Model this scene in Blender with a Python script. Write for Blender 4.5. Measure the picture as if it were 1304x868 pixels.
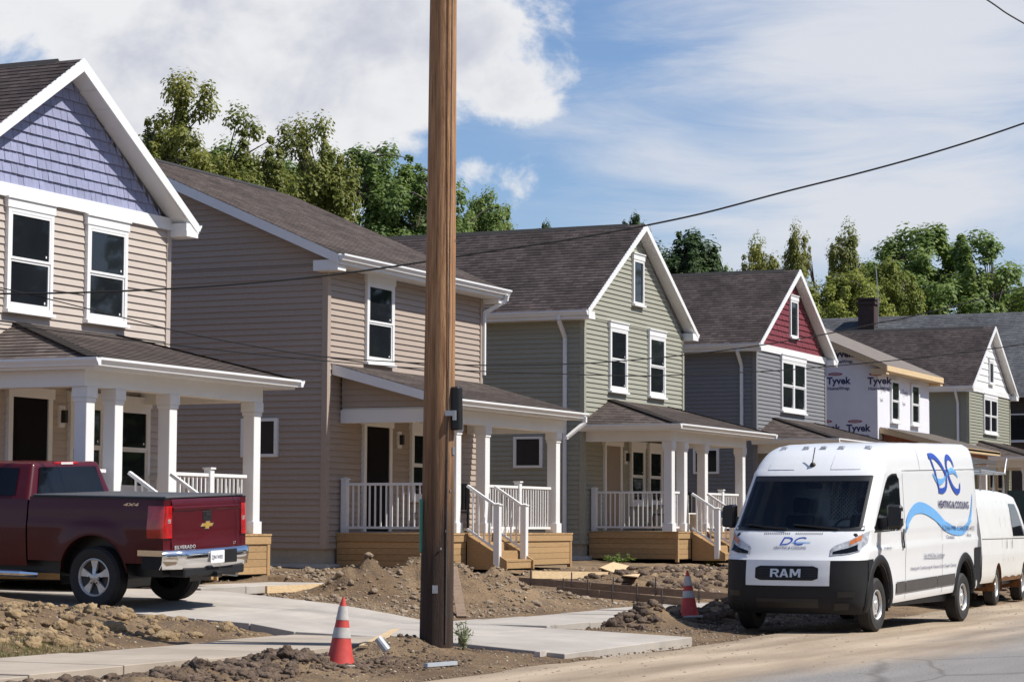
import bpy, bmesh, math, random
from mathutils import Vector, Matrix, noise
R = math.radians
random.seed(7)
sc = bpy.context.scene
COL = sc.collection
for o in list(bpy.data.objects): bpy.data.objects.remove(o)

# ------------------------------------------------------------------ camera
PW, PH, PF = 1304.0, 868.0, 2993.0
YAW, PITCH, ROLL = R(65.36), R(4.46), R(0.249)
CAM = Vector((0, 0, 1.5))
FW = Vector((math.sin(YAW)*math.cos(PITCH), math.cos(YAW)*math.cos(PITCH), math.sin(PITCH)))
_r0 = Vector((math.cos(YAW), -math.sin(YAW), 0)); _u0 = _r0.cross(FW)
RT = math.cos(ROLL)*_r0 + math.sin(ROLL)*_u0
UP = RT.cross(FW)
cd = bpy.data.cameras.new('camera'); cam = bpy.data.objects.new('camera', cd); COL.objects.link(cam)
cd.sensor_fit = 'HORIZONTAL'; cd.sensor_width = 36.0; cd.lens = PF/PW*36.0
cd.clip_start = 0.1; cd.clip_end = 5000
cam.matrix_world = Matrix(((RT.x, UP.x, -FW.x, CAM.x), (RT.y, UP.y, -FW.y, CAM.y), (RT.z, UP.z, -FW.z, CAM.z), (0, 0, 0, 1)))
sc.camera = cam
def pray(x, y): return FW + RT*((x-PW/2)/PF) - UP*((y-PH/2)/PF)
def atz(x, y, z): d = pray(x, y); return CAM + d*((z-CAM.z)/d.z)
def atX(x, y, X): d = pray(x, y); return CAM + d*(X/d.x)
def atY(x, y, Y): d = pray(x, y); return CAM + d*(Y/d.y)
def atd(x, y, t): return CAM + pray(x, y)*t

# ------------------------------------------------------------------ sky, sun, exposure
SUNV = Vector((0.24, -1.0, 1.30)).normalized()
SUN_EL = math.asin(SUNV.z); SUN_AZ = math.atan2(SUNV.x, SUNV.y)
world = bpy.data.worlds.new('World'); sc.world = world; world.use_nodes = True
def build_world():
    nt = world.node_tree; N = nt.nodes; L = nt.links; N.clear()
    def n(t, **k):
        q = N.new(t)
        for a, b in k.items(): setattr(q, a, b)
        return q
    def val(x):
        q = n('ShaderNodeValue'); q.outputs[0].default_value = x; return q.outputs[0]
    def m(op, a, b=None, c=None, clamp=False):
        q = n('ShaderNodeMath', operation=op); q.use_clamp = clamp
        for i, s in enumerate((a, b, c)):
            if s is None: continue
            if isinstance(s, (int, float)): q.inputs[i].default_value = s
            else: L.new(s, q.inputs[i])
        return q.outputs[0]
    def ramp(x, lo, hi):
        q = n('ShaderNodeMapRange', interpolation_type='SMOOTHSTEP'); L.new(x, q.inputs[0])
        q.inputs[1].default_value = lo; q.inputs[2].default_value = hi; return q.outputs[0]
    def mix(f, a, b):
        q = n('ShaderNodeMix', data_type='RGBA'); L.new(f, q.inputs[0])
        for i, s in ((6, a), (7, b)):
            if isinstance(s, tuple): q.inputs[i].default_value = s
            else: L.new(s, q.inputs[i])
        return q.outputs[2]
    tc = n('ShaderNodeTexCoord'); sep = n('ShaderNodeSeparateXYZ'); L.new(tc.outputs['Generated'], sep.inputs[0])
    az = m('ARCTAN2', sep.outputs[1], sep.outputs[0]); el = m('ARCSINE', sep.outputs[2])
    sky = n('ShaderNodeTexSky', sky_type='NISHITA', sun_disc=False); sky.sun_elevation = SUN_EL; sky.sun_rotation = SUN_AZ
    sky.air_density = 1.0; sky.dust_density = 0.6; sky.ozone_density = 2.2; sky.altitude = 200
    def nz(sa, se, off, det, rough, dist=0.0):
        cv = n('ShaderNodeCombineXYZ'); L.new(m('MULTIPLY_ADD', sep.outputs[0], sa, off*3.7), cv.inputs[0]); L.new(m('MULTIPLY_ADD', sep.outputs[1], sa, off*1.9), cv.inputs[1]); L.new(m('MULTIPLY_ADD', sep.outputs[2], se, off), cv.inputs[2])
        q = n('ShaderNodeTexNoise', noise_dimensions='3D'); L.new(cv.outputs[0], q.inputs['Vector']); q.inputs['Scale'].default_value = 1.0
        q.inputs['Detail'].default_value = det; q.inputs['Roughness'].default_value = rough; q.inputs['Distortion'].default_value = dist
        return q.outputs[0]
    def blob(a0, e0, ra, re):
        da = m('DIVIDE', m('SUBTRACT', az, R(a0)), R(ra)); de = m('DIVIDE', m('SUBTRACT', el, R(e0)), R(re))
        return m('SUBTRACT', 1.0, m('SQRT', m('ADD', m('MULTIPLY', da, da), m('MULTIPLY', de, de))), clamp=True)
    # cumulus bank
    big = nz(9, 13, 3.1, 3, .5)
    fine = nz(26, 34, 7.7, 9, .58, .25)
    cum = m('ADD', m('MULTIPLY', big, .55), m('MULTIPLY', fine, .50))
    bl = m('MAXIMUM', m('MULTIPLY', blob(31.0, 11.6, 10.5, 6.4), .46), m('MULTIPLY', blob(26.0, 11.2, 4.6, 3.6), .42))
    bl = m('MAXIMUM', bl, m('MULTIPLY', blob(25.6, 8.7, 3.4, 1.6), .30))
    cum = m('ADD', cum, bl)
    cmask = ramp(cum, .66, .76)
    # thin streaky cloud
    st = nz(7, 42, 11.0, 7, .62, .6)
    st2 = nz(4, 15, 21.0, 4, .5, .3)
    strk = m('ADD', m('MULTIPLY', st, .5), m('MULTIPLY', st2, .5))
    sb = m('MULTIPLY', blob(15.5, 10.8, 9.5, 4.4), .34)
    sb = m('MAXIMUM', sb, m('MULTIPLY', blob(15.5, 7.6, 8.0, 2.2), .30))
    sb = m('MAXIMUM', sb, m('MULTIPLY', blob(21.0, 9.6, 8.0, 4.5), .17))
    strk = m('ADD', strk, sb)
    smask = m('MULTIPLY', ramp(strk, .47, .80), .92)
    # shading of the cumulus: thicker parts greyer
    shade = nz(16, 22, 31.0, 5, .55, .2)
    dark = m('MULTIPLY', ramp(shade, .38, .66), ramp(cum, .70, .95))
    ccol = mix(dark, (13.0, 13.1, 13.4, 1), (8.7, 9.1, 10.5, 1))
    haze = m('SUBTRACT', 1.0, ramp(el, R(1), R(9)))
    tn = n('ShaderNodeMix', data_type='RGBA', blend_type='MULTIPLY'); tn.inputs[0].default_value = 1.0; L.new(sky.outputs[0], tn.inputs[6]); tn.inputs[7].default_value = (1.52, 1.66, 1.92, 1)
    bcol = mix(m('MULTIPLY', haze, .7), tn.outputs[2], (9.8, 10.3, 11.6, 1))
    c1 = mix(smask, bcol, (11.4, 11.7, 12.5, 1))
    c2 = mix(cmask, c1, ccol)
    bg = n('ShaderNodeBackground'); bg.inputs[1].default_value = 0.056; L.new(c2, bg.inputs[0])
    out = n('ShaderNodeOutputWorld'); L.new(bg.outputs[0], out.inputs[0])
build_world()
sl = bpy.data.lights.new('sun', 'SUN'); sl.energy = 5.0; sl.angle = R(0.53); sl.color = (1.0, .95, .87)
so = bpy.data.objects.new('sun', sl); COL.objects.link(so); so.location = (0, -20, 40)
so.rotation_euler = (-SUNV).to_track_quat('-Z', 'Y').to_euler()
vs = sc.view_settings; vs.view_transform = 'Standard'; vs.look = 'None'; vs.gamma = 1.0; vs.exposure = 0.22; vs.use_curve_mapping = False

# ------------------------------------------------------------------ materials
def nodes_of(name):
    m = bpy.data.materials.new(name); m.use_nodes = True; nt = m.node_tree
    return m, nt, nt.nodes, nt.links, nt.nodes['Principled BSDF']
def mk(name, col, rough=.6, var=.10, scale=6.0, stretch=(1, 1, 1), bump=0.0, bscale=40.0, metal=0.0, rnd=0.0, col2=None, spec=.5, coat=0.0, detail=5, dist=.01):
    """plain procedural surface: noise-mottled colour, optional second colour, random value per object, fine bump"""
    m, nt, N, L, P = nodes_of(name)
    P.inputs['Roughness'].default_value = rough; P.inputs['Metallic'].default_value = metal; P.inputs['Specular IOR Level'].default_value = spec
    P.inputs['Coat Weight'].default_value = coat; P.inputs['Coat Roughness'].default_value = .04
    tc = N.new('ShaderNodeTexCoord'); mp = N.new('ShaderNodeMapping'); mp.inputs['Scale'].default_value = stretch
    L.new(tc.outputs['Object'], mp.inputs[0]); vec = mp.outputs[0]
    oi = N.new('ShaderNodeObjectInfo')
    if rnd:
        ad = N.new('ShaderNodeVectorMath'); ad.operation = 'ADD'; sc_ = N.new('ShaderNodeMath'); sc_.operation = 'MULTIPLY'; sc_.inputs[1].default_value = 37.0
        L.new(oi.outputs['Random'], sc_.inputs[0]); L.new(vec, ad.inputs[0]); L.new(sc_.outputs[0], ad.inputs[1]); vec = ad.outputs[0]
    nz = N.new('ShaderNodeTexNoise'); nz.inputs['Scale'].default_value = scale; nz.inputs['Detail'].default_value = detail; nz.inputs['Roughness'].default_value = .6
    L.new(vec, nz.inputs['Vector'])
    if col2 is None: a = tuple(c*(1-var) for c in col); b = tuple(min(1, c*(1+var)) for c in col)
    else: a, b = col, col2
    mx = N.new('ShaderNodeMix'); mx.data_type = 'RGBA'; mr = N.new('ShaderNodeMapRange'); mr.inputs[1].default_value = .3; mr.inputs[2].default_value = .7
    L.new(nz.outputs[0], mr.inputs[0]); L.new(mr.outputs[0], mx.inputs[0]); mx.inputs[6].default_value = (*a, 1); mx.inputs[7].default_value = (*b, 1)
    c = mx.outputs[2]
    if rnd:
        hs = N.new('ShaderNodeHueSaturation'); r2 = N.new('ShaderNodeMapRange'); r2.inputs[3].default_value = 1-rnd; r2.inputs[4].default_value = 1+rnd
        L.new(oi.outputs['Random'], r2.inputs[0]); L.new(r2.outputs[0], hs.inputs['Value']); L.new(c, hs.inputs['Color']); c = hs.outputs[0]
    L.new(c, P.inputs['Base Color'])
    if bump:
        bn = N.new('ShaderNodeTexNoise'); bn.inputs['Scale'].default_value = bscale; bn.inputs['Detail'].default_value = 6; L.new(vec, bn.inputs['Vector'])
        bp = N.new('ShaderNodeBump'); bp.inputs['Strength'].default_value = bump; bp.inputs['Distance'].default_value = dist; L.new(bn.outputs[0], bp.inputs['Height']); L.new(bp.outputs[0], P.inputs['Normal'])
    return m
def mk_shingle(name, c1, c2):
    m, nt, N, L, P = nodes_of(name)
    P.inputs['Roughness'].default_value = .92; P.inputs['Specular IOR Level'].default_value = .25
    uv = N.new('ShaderNodeTexCoord')
    br = N.new('ShaderNodeTexBrick'); br.offset = .37; br.offset_frequency = 2; br.inputs['Scale'].default_value = 1; br.inputs['Brick Width'].default_value = .19; br.inputs['Row Height'].default_value = .145
    br.inputs['Mortar Size'].default_value = .004; br.inputs['Bias'].default_value = 0.0
    br.inputs['Color1'].default_value = (*c1, 1); br.inputs['Color2'].default_value = (*c2, 1); br.inputs['Mortar'].default_value = (c1[0]*.35, c1[1]*.35, c1[2]*.35, 1)
    L.new(uv.outputs['UV'], br.inputs['Vector'])
    nz = N.new('ShaderNodeTexNoise'); nz.inputs['Scale'].default_value = 90; nz.inputs['Detail'].default_value = 3; L.new(uv.outputs['UV'], nz.inputs['Vector'])
    nl = N.new('ShaderNodeTexNoise'); nl.inputs['Scale'].default_value = .8; nl.inputs['Detail'].default_value = 4; L.new(uv.outputs['UV'], nl.inputs['Vector'])
    ad = N.new('ShaderNodeMath'); ad.operation = 'ADD'; L.new(nz.outputs[0], ad.inputs[0]); L.new(nl.outputs[0], ad.inputs[1])
    r2 = N.new('ShaderNodeMapRange'); r2.inputs[1].default_value = .6; r2.inputs[2].default_value = 1.4; r2.inputs[3].default_value = .55; r2.inputs[4].default_value = 1.5; L.new(ad.outputs[0], r2.inputs[0])
    hs = N.new('ShaderNodeHueSaturation'); L.new(r2.outputs[0], hs.inputs['Value']); L.new(br.outputs['Color'], hs.inputs['Color']); L.new(hs.outputs[0], P.inputs['Base Color'])
    bp = N.new('ShaderNodeBump'); bp.inputs['Strength'].default_value = .6; bp.inputs['Distance'].default_value = .006; L.new(nz.outputs[0], bp.inputs['Height']); L.new(bp.outputs[0], P.inputs['Normal'])
    return m
def mk_glass(name, col=(.012, .014, .018), rough=.03):
    m, nt, N, L, P = nodes_of(name)
    nz = N.new('ShaderNodeTexNoise'); nz.inputs['Scale'].default_value = 1.6; tc = N.new('ShaderNodeTexCoord'); L.new(tc.outputs['Object'], nz.inputs['Vector'])
    mx = N.new('ShaderNodeMix'); mx.data_type = 'RGBA'; L.new(nz.outputs[0], mx.inputs[0]); mx.inputs[6].default_value = (*[c*.6 for c in col], 1); mx.inputs[7].default_value = (*[c*1.5 for c in col], 1)
    L.new(mx.outputs[2], P.inputs['Base Color']); P.inputs['Roughness'].default_value = rough; P.inputs['Specular IOR Level'].default_value = .5
    bp = N.new('ShaderNodeBump'); bp.inputs['Strength'].default_value = .05; bp.inputs['Distance'].default_value = .02; L.new(nz.outputs[0], bp.inputs['Height']); L.new(bp.outputs[0], P.inputs['Normal'])
    return m
def mk_leaf(name, c1, c2, c3):
    m, nt, N, L, P = nodes_of(name)
    ge = N.new('ShaderNodeNewGeometry'); cr = N.new('ShaderNodeValToRGB'); cr.color_ramp.elements[0].color = (*c1, 1); cr.color_ramp.elements[1].color = (*c3, 1)
    e = cr.color_ramp.elements.new(.55); e.color = (*c2, 1)
    oi = N.new('ShaderNodeObjectInfo'); tc = N.new('ShaderNodeTexCoord'); nz = N.new('ShaderNodeTexNoise'); nz.inputs['Scale'].default_value = .55; L.new(tc.outputs['Object'], nz.inputs['Vector'])
    a = N.new('ShaderNodeMath'); a.operation = 'MULTIPLY_ADD'; a.inputs[1].default_value = .55; L.new(ge.outputs['Random Per Island'], a.inputs[0])
    b = N.new('ShaderNodeMath'); b.operation = 'MULTIPLY_ADD'; b.inputs[1].default_value = 1.1; b.inputs[2].default_value = -.42; L.new(nz.outputs[0], b.inputs[0]); L.new(b.outputs[0], a.inputs[2])
    a2 = N.new('ShaderNodeMath'); a2.operation = 'MULTIPLY_ADD'; a2.inputs[1].default_value = .35; L.new(oi.outputs['Random'], a2.inputs[0]); L.new(a.outputs[0], a2.inputs[2])
    L.new(a2.outputs[0], cr.inputs[0]); L.new(cr.outputs[0], P.inputs['Base Color']); P.inputs['Roughness'].default_value = .55; P.inputs['Specular IOR Level'].default_value = .3
    tr = N.new('ShaderNodeBsdfTranslucent'); hs = N.new('ShaderNodeHueSaturation'); hs.inputs['Value'].default_value = 1.5; L.new(cr.outputs[0], hs.inputs['Color']); L.new(hs.outputs[0], tr.inputs[0])
    ms = N.new('ShaderNodeMixShader'); ms.inputs[0].default_value = .35; L.new(P.outputs[0], ms.inputs[1]); L.new(tr.outputs[0], ms.inputs[2]); L.new(ms.outputs[0], N['Material Output'].inputs[0])
    return m
def mk_dirt(name, ca, cb, cc, bump=1.0):
    m, nt, N, L, P = nodes_of(name)
    P.inputs['Roughness'].default_value = .95; P.inputs['Specular IOR Level'].default_value = .15
    tc = N.new('ShaderNodeTexCoord')
    def nz(s, d=6, r=.62):
        q = N.new('ShaderNodeTexNoise'); q.inputs['Scale'].default_value = s; q.inputs['Detail'].default_value = d; q.inputs['Roughness'].default_value = r; L.new(tc.outputs['Object'], q.inputs['Vector']); return q.outputs[0]
    n1, n2, n3 = nz(.5), nz(3.5), nz(26, 5, .7)
    def mxx(f, lo, hi, a, b):
        r_ = N.new('ShaderNodeMapRange'); r_.inputs[1].default_value = lo; r_.inputs[2].default_value = hi; L.new(f, r_.inputs[0])
        x = N.new('ShaderNodeMix'); x.data_type = 'RGBA'; L.new(r_.outputs[0], x.inputs[0])
        for i, s in ((6, a), (7, b)):
            if isinstance(s, tuple): x.inputs[i].default_value = (*s, 1)
            else: L.new(s, x.inputs[i])
        return x.outputs[2]
    c = mxx(n1, .38, .62, ca, cb); c = mxx(n2, .5, .72, c, cc)
    hs = N.new('ShaderNodeHueSaturation'); r2 = N.new('ShaderNodeMapRange'); r2.inputs[1].default_value = .25; r2.inputs[2].default_value = .75; r2.inputs[3].default_value = .6; r2.inputs[4].default_value = 1.35
    L.new(n3, r2.inputs[0]); L.new(r2.outputs[0], hs.inputs['Value']); L.new(c, hs.inputs['Color']); L.new(hs.outputs[0], P.inputs['Base Color'])
    ad = N.new('ShaderNodeMath'); ad.operation = 'ADD'; L.new(n3, ad.inputs[0]); L.new(n2, ad.inputs[1])
    bp = N.new('ShaderNodeBump'); bp.inputs['Strength'].default_value = bump; bp.inputs['Distance'].default_value = .04; L.new(ad.outputs[0], bp.inputs['Height']); L.new(bp.outputs[0], P.inputs['Normal'])
    return m
def mk_road(name):
    m, nt, N, L, P = nodes_of(name)
    P.inputs['Roughness'].default_value = .9; P.inputs['Specular IOR Level'].default_value = .2
    tc = N.new('ShaderNodeTexCoord'); sp = N.new('ShaderNodeSeparateXYZ'); L.new(tc.outputs['Object'], sp.inputs[0])
    def nz(s, st=(1, 1, 1), d=6):
        mp = N.new('ShaderNodeMapping'); mp.inputs['Scale'].default_value = st; L.new(tc.outputs['Object'], mp.inputs[0])
        q = N.new('ShaderNodeTexNoise'); q.inputs['Scale'].default_value = s; q.inputs['Detail'].default_value = d; L.new(mp.outputs[0], q.inputs['Vector']); return q.outputs[0]
    def m_(op, a, b):
        q = N.new('ShaderNodeMath'); q.operation = op
        for i, s in enumerate((a, b)):
            if isinstance(s, (int, float)): q.inputs[i].default_value = s
            else: L.new(s, q.inputs[i])
        return q.outputs[0]
    def mr(x, a, b, c=0.0, d=1.0):
        q = N.new('ShaderNodeMapRange'); q.inputs[1].default_value = a; q.inputs[2].default_value = b; q.inputs[3].default_value = c; q.inputs[4].default_value = d; L.new(x, q.inputs[0]); return q.outputs[0]
    def mx(f, a, b):
        x = N.new('ShaderNodeMix'); x.data_type = 'RGBA'; L.new(f, x.inputs[0])
        for i, s in ((6, a), (7, b)):
            if isinstance(s, tuple): x.inputs[i].default_value = (*s, 1)
            else: L.new(s, x.inputs[i])
        return x.outputs[2]
    big = nz(.35, (.35, 1.6, 1)); fine = nz(22); trk = nz(1.0, (.22, 1.5, 1), 8)
    # tan dust blown over the asphalt near the verge
    dust = mr(m_('ADD', sp.outputs[1], m_('MULTIPLY', m_('SUBTRACT', big, .5), 5.0)), 6.4, 8.4)
    grit = nz(60, (1, 1, 1), 3); asph = mx(mr(grit, .35, .65), (.15, .142, .135), (.30, .285, .27)); dcol = mx(mr(m_('ADD', m_('MULTIPLY', trk, .6), m_('MULTIPLY', grit, .4)), .36, .64), (.26, .20, .14), (.43, .345, .255))
    c = mx(dust, asph, dcol)
    vo = N.new('ShaderNodeTexVoronoi'); vo.feature = 'DISTANCE_TO_EDGE'; vo.inputs['Scale'].default_value = .33
    mp = N.new('ShaderNodeMapping'); mp.inputs['Scale'].default_value = (.5, 1.6, 1); wob = N.new('ShaderNodeMix'); wob.data_type = 'RGBA'; wob.inputs[0].default_value = .12
    nn = N.new('ShaderNodeTexNoise'); nn.inputs['Scale'].default_value = 1.5; L.new(tc.outputs['Object'], nn.inputs['Vector'])
    L.new(tc.outputs['Object'], wob.inputs[6]); L.new(nn.outputs['Color'], wob.inputs[7]); L.new(wob.outputs[2], mp.inputs[0]); L.new(mp.outputs[0], vo.inputs['Vector'])
    crack = mr(vo.outputs['Distance'], .0, .016, 1.0, 0.0); crack = m_('MULTIPLY', crack, m_('SUBTRACT', 1.0, m_('MULTIPLY', dust, .85)))
    c = mx(m_('MULTIPLY', crack, .55), c, (.09, .08, .07))
    hs = N.new('ShaderNodeHueSaturation'); L.new(mr(trk, .3, .7, .85, 1.12), hs.inputs['Value']); L.new(c, hs.inputs['Color']); L.new(hs.outputs[0], P.inputs['Base Color'])
    bp = N.new('ShaderNodeBump'); bp.inputs['Strength'].default_value = .5; bp.inputs['Distance'].default_value = .01; L.new(fine, bp.inputs['Height']); L.new(bp.outputs[0], P.inputs['Normal'])
    return m

M = {}
M['white'] = mk('white_vinyl', (.78, .78, .77), .45, .03, 2.0)
M['white_paint'] = mk('white_paint', (.75, .75, .745), .5, .06, 1.4, bump=.05, detail=8)
M['gutter'] = mk('white_gutter', (.78, .79, .80), .35, .03, 2)
M['soffit'] = mk('soffit', (.72, .72, .71), .5, .03, 2)
M['beige'] = mk('beige_siding', (.48, .415, .36), .6, .04, 3, (1, 8, 1), .15, 60, rnd=.035)
M['taupe'] = mk('taupe_siding', (.375, .305, .25), .6, .04, 3, (1, 8, 1), .15, 60, rnd=.035)
M['sage'] = mk('sage_siding', (.32, .315, .25), .6, .04, 3, (1, 8, 1), .15, 60, rnd=.035)
M['slate'] = mk('slate_siding', (.20, .20, .205), .6, .04, 3, (1, 8, 1), .15, 60)
M['moss'] = mk('moss_siding', (.28, .28, .215), .6, .04, 3, (1, 8, 1), .15, 60)
M['blue_shake'] = mk('blue_shake', (.26, .275, .405), .65, .12, 9, (3, 3, .6), .35, 30, rnd=.10)
M['red_shake'] = mk('red_shake', (.17, .025, .035), .65, .18, 6, (3, 3, .6), .3, 30)
M['white_shake'] = mk('white_shake', (.74, .74, .73), .6, .05, 3)
M['shingle'] = mk_shingle('roof_shingle', (.040, .031, .031), (.078, .061, .058))  # darker copy of the shingle, for side slopes with less sun
M['shingle_sunlit'] = mk_shingle('sunlit_shingle', (.075, .060, .054), (.138, .110, .098))  # same shingle with sunlight put into its colour, for slopes facing the sun
M['shingle_g'] = mk_shingle('grey_shingle', (.075, .078, .085), (.12, .124, .132))
M['felt'] = mk('roof_felt', (.17, .145, .125), .9, .12, 3, bump=.2)
M['ridge'] = mk('ridge_cap', (.028, .026, .026), .9, .2, 20, bump=.3)
M['glass'] = mk_glass('window_glass')
M['dark'] = mk('dark_interior', (.012, .011, .012), .7, .2)
M['door_dark'] = mk('dark_door', (.010, .009, .011), .8, .15, spec=.1)
M['door_tan'] = mk('tan_door', (.27, .215, .165), .5, .05)
M['found'] = mk('foundation', (.40, .35, .275), .9, .12, 5, bump=.5, bscale=25)
M['ledge'] = mk('poured_ledge', (.52, .50, .47), .9, .1, 5, bump=.4)
M['wood'] = mk('treated_wood', (.33, .195, .085), .75, .2, 5, (2, 2, 22), .3, 30, rnd=.14, col2=(.47, .31, .15))
M['pine'] = mk('pine_lumber', (.52, .37, .20), .75, .2, 5, (2, 2, 10), .3, 30, rnd=.12, col2=(.68, .52, .32))
M['oldwood'] = mk('weathered_lumber', (.17, .112, .075), .85, .2, 5, (2, 2, 8), .4, 30, rnd=.2, col2=(.27, .19, .13))
M['ply'] = mk('plywood', (.58, .42, .23), .8, .1, 6, (1, 8, 1), .2, rnd=.1, col2=(.70, .54, .33))
M['wrap'] = mk('house_wrap', (.74, .74, .79), .55, .03, 2, bump=.35, bscale=3)
M['ink'] = mk('wrap_ink', (.035, .04, .12), .6, .1)
M['ink_f'] = mk('wrap_ink_faint', (.42, .42, .45), .6, .1)
M['ink_r'] = mk('wrap_ink_red', (.30, .06, .09), .6, .1)
M['trim_red'] = mk('rust_trim', (.30, .115, .06), .8, .2, 5, bump=.2)
M['brick'] = mk('chimney_brick', (.06, .035, .03), .9, .3, 14, bump=.5)
M['dkwall'] = mk('dark_wall', (.055, .045, .04), .8, .15, 5)
M['conc'] = mk('concrete', (.385, .35, .31), .9, .17, 1.2, bump=.25, bscale=60, rnd=.04, detail=9)
M['conc_old'] = mk('concrete_tan', (.36, .305, .245), .92, .2, 1.0, bump=.3, bscale=60, rnd=.05, detail=9)
M['road'] = mk_road('dusty_asphalt')
M['dirt'] = mk_dirt('dirt', (.165, .112, .07), (.29, .205, .125), (.13, .098, .072))
M['clod_y'] = mk('yellow_clay', (.17, .112, .062), .95, .3, 5, bump=1.0, bscale=30, col2=(.38, .275, .15), dist=.03)
M['clod_d'] = mk('dark_soil', (.07, .050, .038), .97, .3, 6, bump=1.0, bscale=35, col2=(.19, .14, .105), spec=.15, dist=.03)
M['clod_g'] = mk('grey_spoil', (.20, .15, .105), .95, .3, 6, bump=1.0, bscale=30, col2=(.36, .285, .21), spec=.15, dist=.03)
M['grass'] = mk_leaf('dry_grass', (.16, .14, .05), (.22, .19, .08), (.10, .13, .03))
M['weed'] = mk_leaf('weed_leaf', (.20, .22, .12), (.30, .32, .20), (.14, .20, .08))
M['leafA'] = mk_leaf('leaf_olive', (.085, .11, .024), (.18, .20, .04), (.27, .26, .06))
M['leafB'] = mk_leaf('leaf_green', (.065, .11, .028), (.135, .20, .046), (.22, .28, .07))
M['leafC'] = mk_leaf('leaf_bright', (.11, .14, .026), (.20, .235, .042), (.30, .32, .07))
M['leafD'] = mk_leaf('leaf_dark', (.035, .065, .022), (.065, .11, .036), (.11, .15, .05))
M['bark'] = mk('bark', (.07, .055, .045), .95, .3, 10, (1, 1, .3), .6, 30)
M['orange'] = mk('cone_orange', (.46, .04, .035), .6, .12, 9, col2=(.58, .075, .06), detail=8)
M['reflect'] = mk('cone_reflective', (.36, .34, .32), .5, .15, 9, col2=(.56, .54, .51), detail=8)
M['cone_base'] = mk('cone_base', (.45, .40, .36), .7, .2, 14)
M['rubber'] = mk('rubber', (.022, .021, .021), .75, .2, 20, bump=.15)
M['tread'] = mk('tyre_tread', (.028, .026, .025), .85, .25, 30, bump=.5, bscale=60)
M['alloy'] = mk('alloy', (.62, .61, .59), .35, .06, 6, metal=.45)
M['steelw'] = mk('steel_wheel', (.62, .62, .62), .38, .08, 6, metal=.55)
M['chrome'] = mk('chrome', (.80, .80, .80), .10, .02, 3, metal=1.0)
M['maroon'] = mk('maroon_paint', (.068, .0024, .0065), .36, .06, 3, spec=.3, coat=.30)
M['van_white'] = mk('van_white', (.76, .77, .78), .35, .015, 2, coat=.5)
M['van_old'] = mk('van_old_white', (.70, .70, .68), .4, .04, 2, coat=.3)
M['plastic'] = mk('black_plastic', (.017, .017, .019), .6, .1, 8, bump=.1, bscale=200, spec=.25)
M['plastic_g'] = mk('grey_cladding', (.075, .068, .065), .6, .1, 8)
M['blacktrim'] = mk('black_trim', (.012, .012, .013), .4, .1)
M['autoglass'] = mk_glass('auto_glass', (.006, .007, .010), .02); M['autoglass'].node_tree.nodes['Principled BSDF'].inputs['Specular IOR Level'].default_value = .3
M['lens'] = mk('headlamp_lens', (.22, .23, .25), .12, .5, 14, col2=(.60, .62, .66), coat=1.0)
M['lens_o'] = mk('amber_lens', (.55, .16, .03), .2, .2, 14, coat=1.0)
M['lens_r'] = mk('red_lens', (.42, .008, .008), .15, .35, 10, coat=1.0)
M['lens_w'] = mk('clear_lens', (.75, .72, .70), .15, .1, coat=1.0)
M['decal_b'] = mk('decal_blue', (.03, .085, .42), .4, .04)
M['decal_l'] = mk('decal_light_blue', (.16, .40, .74), .4, .04)
M['decal_n'] = mk('decal_navy', (.03, .03, .11), .4, .04)
M['gold'] = mk('gold_emblem', (.55, .36, .08), .35, .1, metal=.4)
M['tonneau'] = mk('tonneau_vinyl', (.075, .078, .085), .6, .1, 6, bump=.1)
M['rust'] = mk('rust', (.20, .085, .03), .9, .3, 20)
def mk_pole():
    m = mk('pole_wood', (.25, .112, .05), .9, .3, 3.4, (11, 11, .55), .7, 14, col2=(.50, .29, .145), detail=9, dist=.02)
    nt = m.node_tree; N = nt.nodes; L = nt.links; P = N['Principled BSDF']; src = P.inputs['Base Color'].links[0].from_socket
    tc = N.new('ShaderNodeTexCoord'); sp = N.new('ShaderNodeSeparateXYZ'); L.new(tc.outputs['Object'], sp.inputs[0])
    nz = N.new('ShaderNodeTexNoise'); nz.inputs['Scale'].default_value = 2.0; mp = N.new('ShaderNodeMapping'); mp.inputs['Scale'].default_value = (6, 6, .5); L.new(tc.outputs['Object'], mp.inputs[0]); L.new(mp.outputs[0], nz.inputs['Vector'])
    ad = N.new('ShaderNodeMath'); ad.operation = 'MULTIPLY_ADD'; ad.inputs[1].default_value = -2.6; L.new(nz.outputs[0], ad.inputs[0]); L.new(sp.outputs[2], ad.inputs[2])
    mr = N.new('ShaderNodeMapRange'); mr.inputs[1].default_value = -.2; mr.inputs[2].default_value = 2.6; L.new(ad.outputs[0], mr.inputs[0])
    mx = N.new('ShaderNodeMix'); mx.data_type = 'RGBA'; mx.inputs[6].default_value = (.042, .024, .017, 1); L.new(mr.outputs[0], mx.inputs[0]); L.new(src, mx.inputs[7])
    # drying cracks
    wv = N.new('ShaderNodeTexNoise'); wv.inputs['Scale'].default_value = 3.0; wv.inputs['Detail'].default_value = 3; m2 = N.new('ShaderNodeMapping'); m2.inputs['Scale'].default_value = (16, 16, .22); L.new(tc.outputs['Object'], m2.inputs[0]); L.new(m2.outputs[0], wv.inputs['Vector'])
    cr = N.new('ShaderNodeMapRange'); cr.inputs[1].default_value = .36; cr.inputs[2].default_value = .42; cr.inputs[3].default_value = .6; cr.inputs[4].default_value = 1.0; L.new(wv.outputs[0], cr.inputs[0])
    hs = N.new('ShaderNodeHueSaturation'); L.new(cr.outputs[0], hs.inputs['Value']); L.new(mx.outputs[2], hs.inputs['Color']); L.new(hs.outputs[0], P.inputs['Base Color'])
    return m
M['pole'] = mk_pole()
M['cable'] = mk('cable', (.012, .012, .012), .6, .1)
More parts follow.
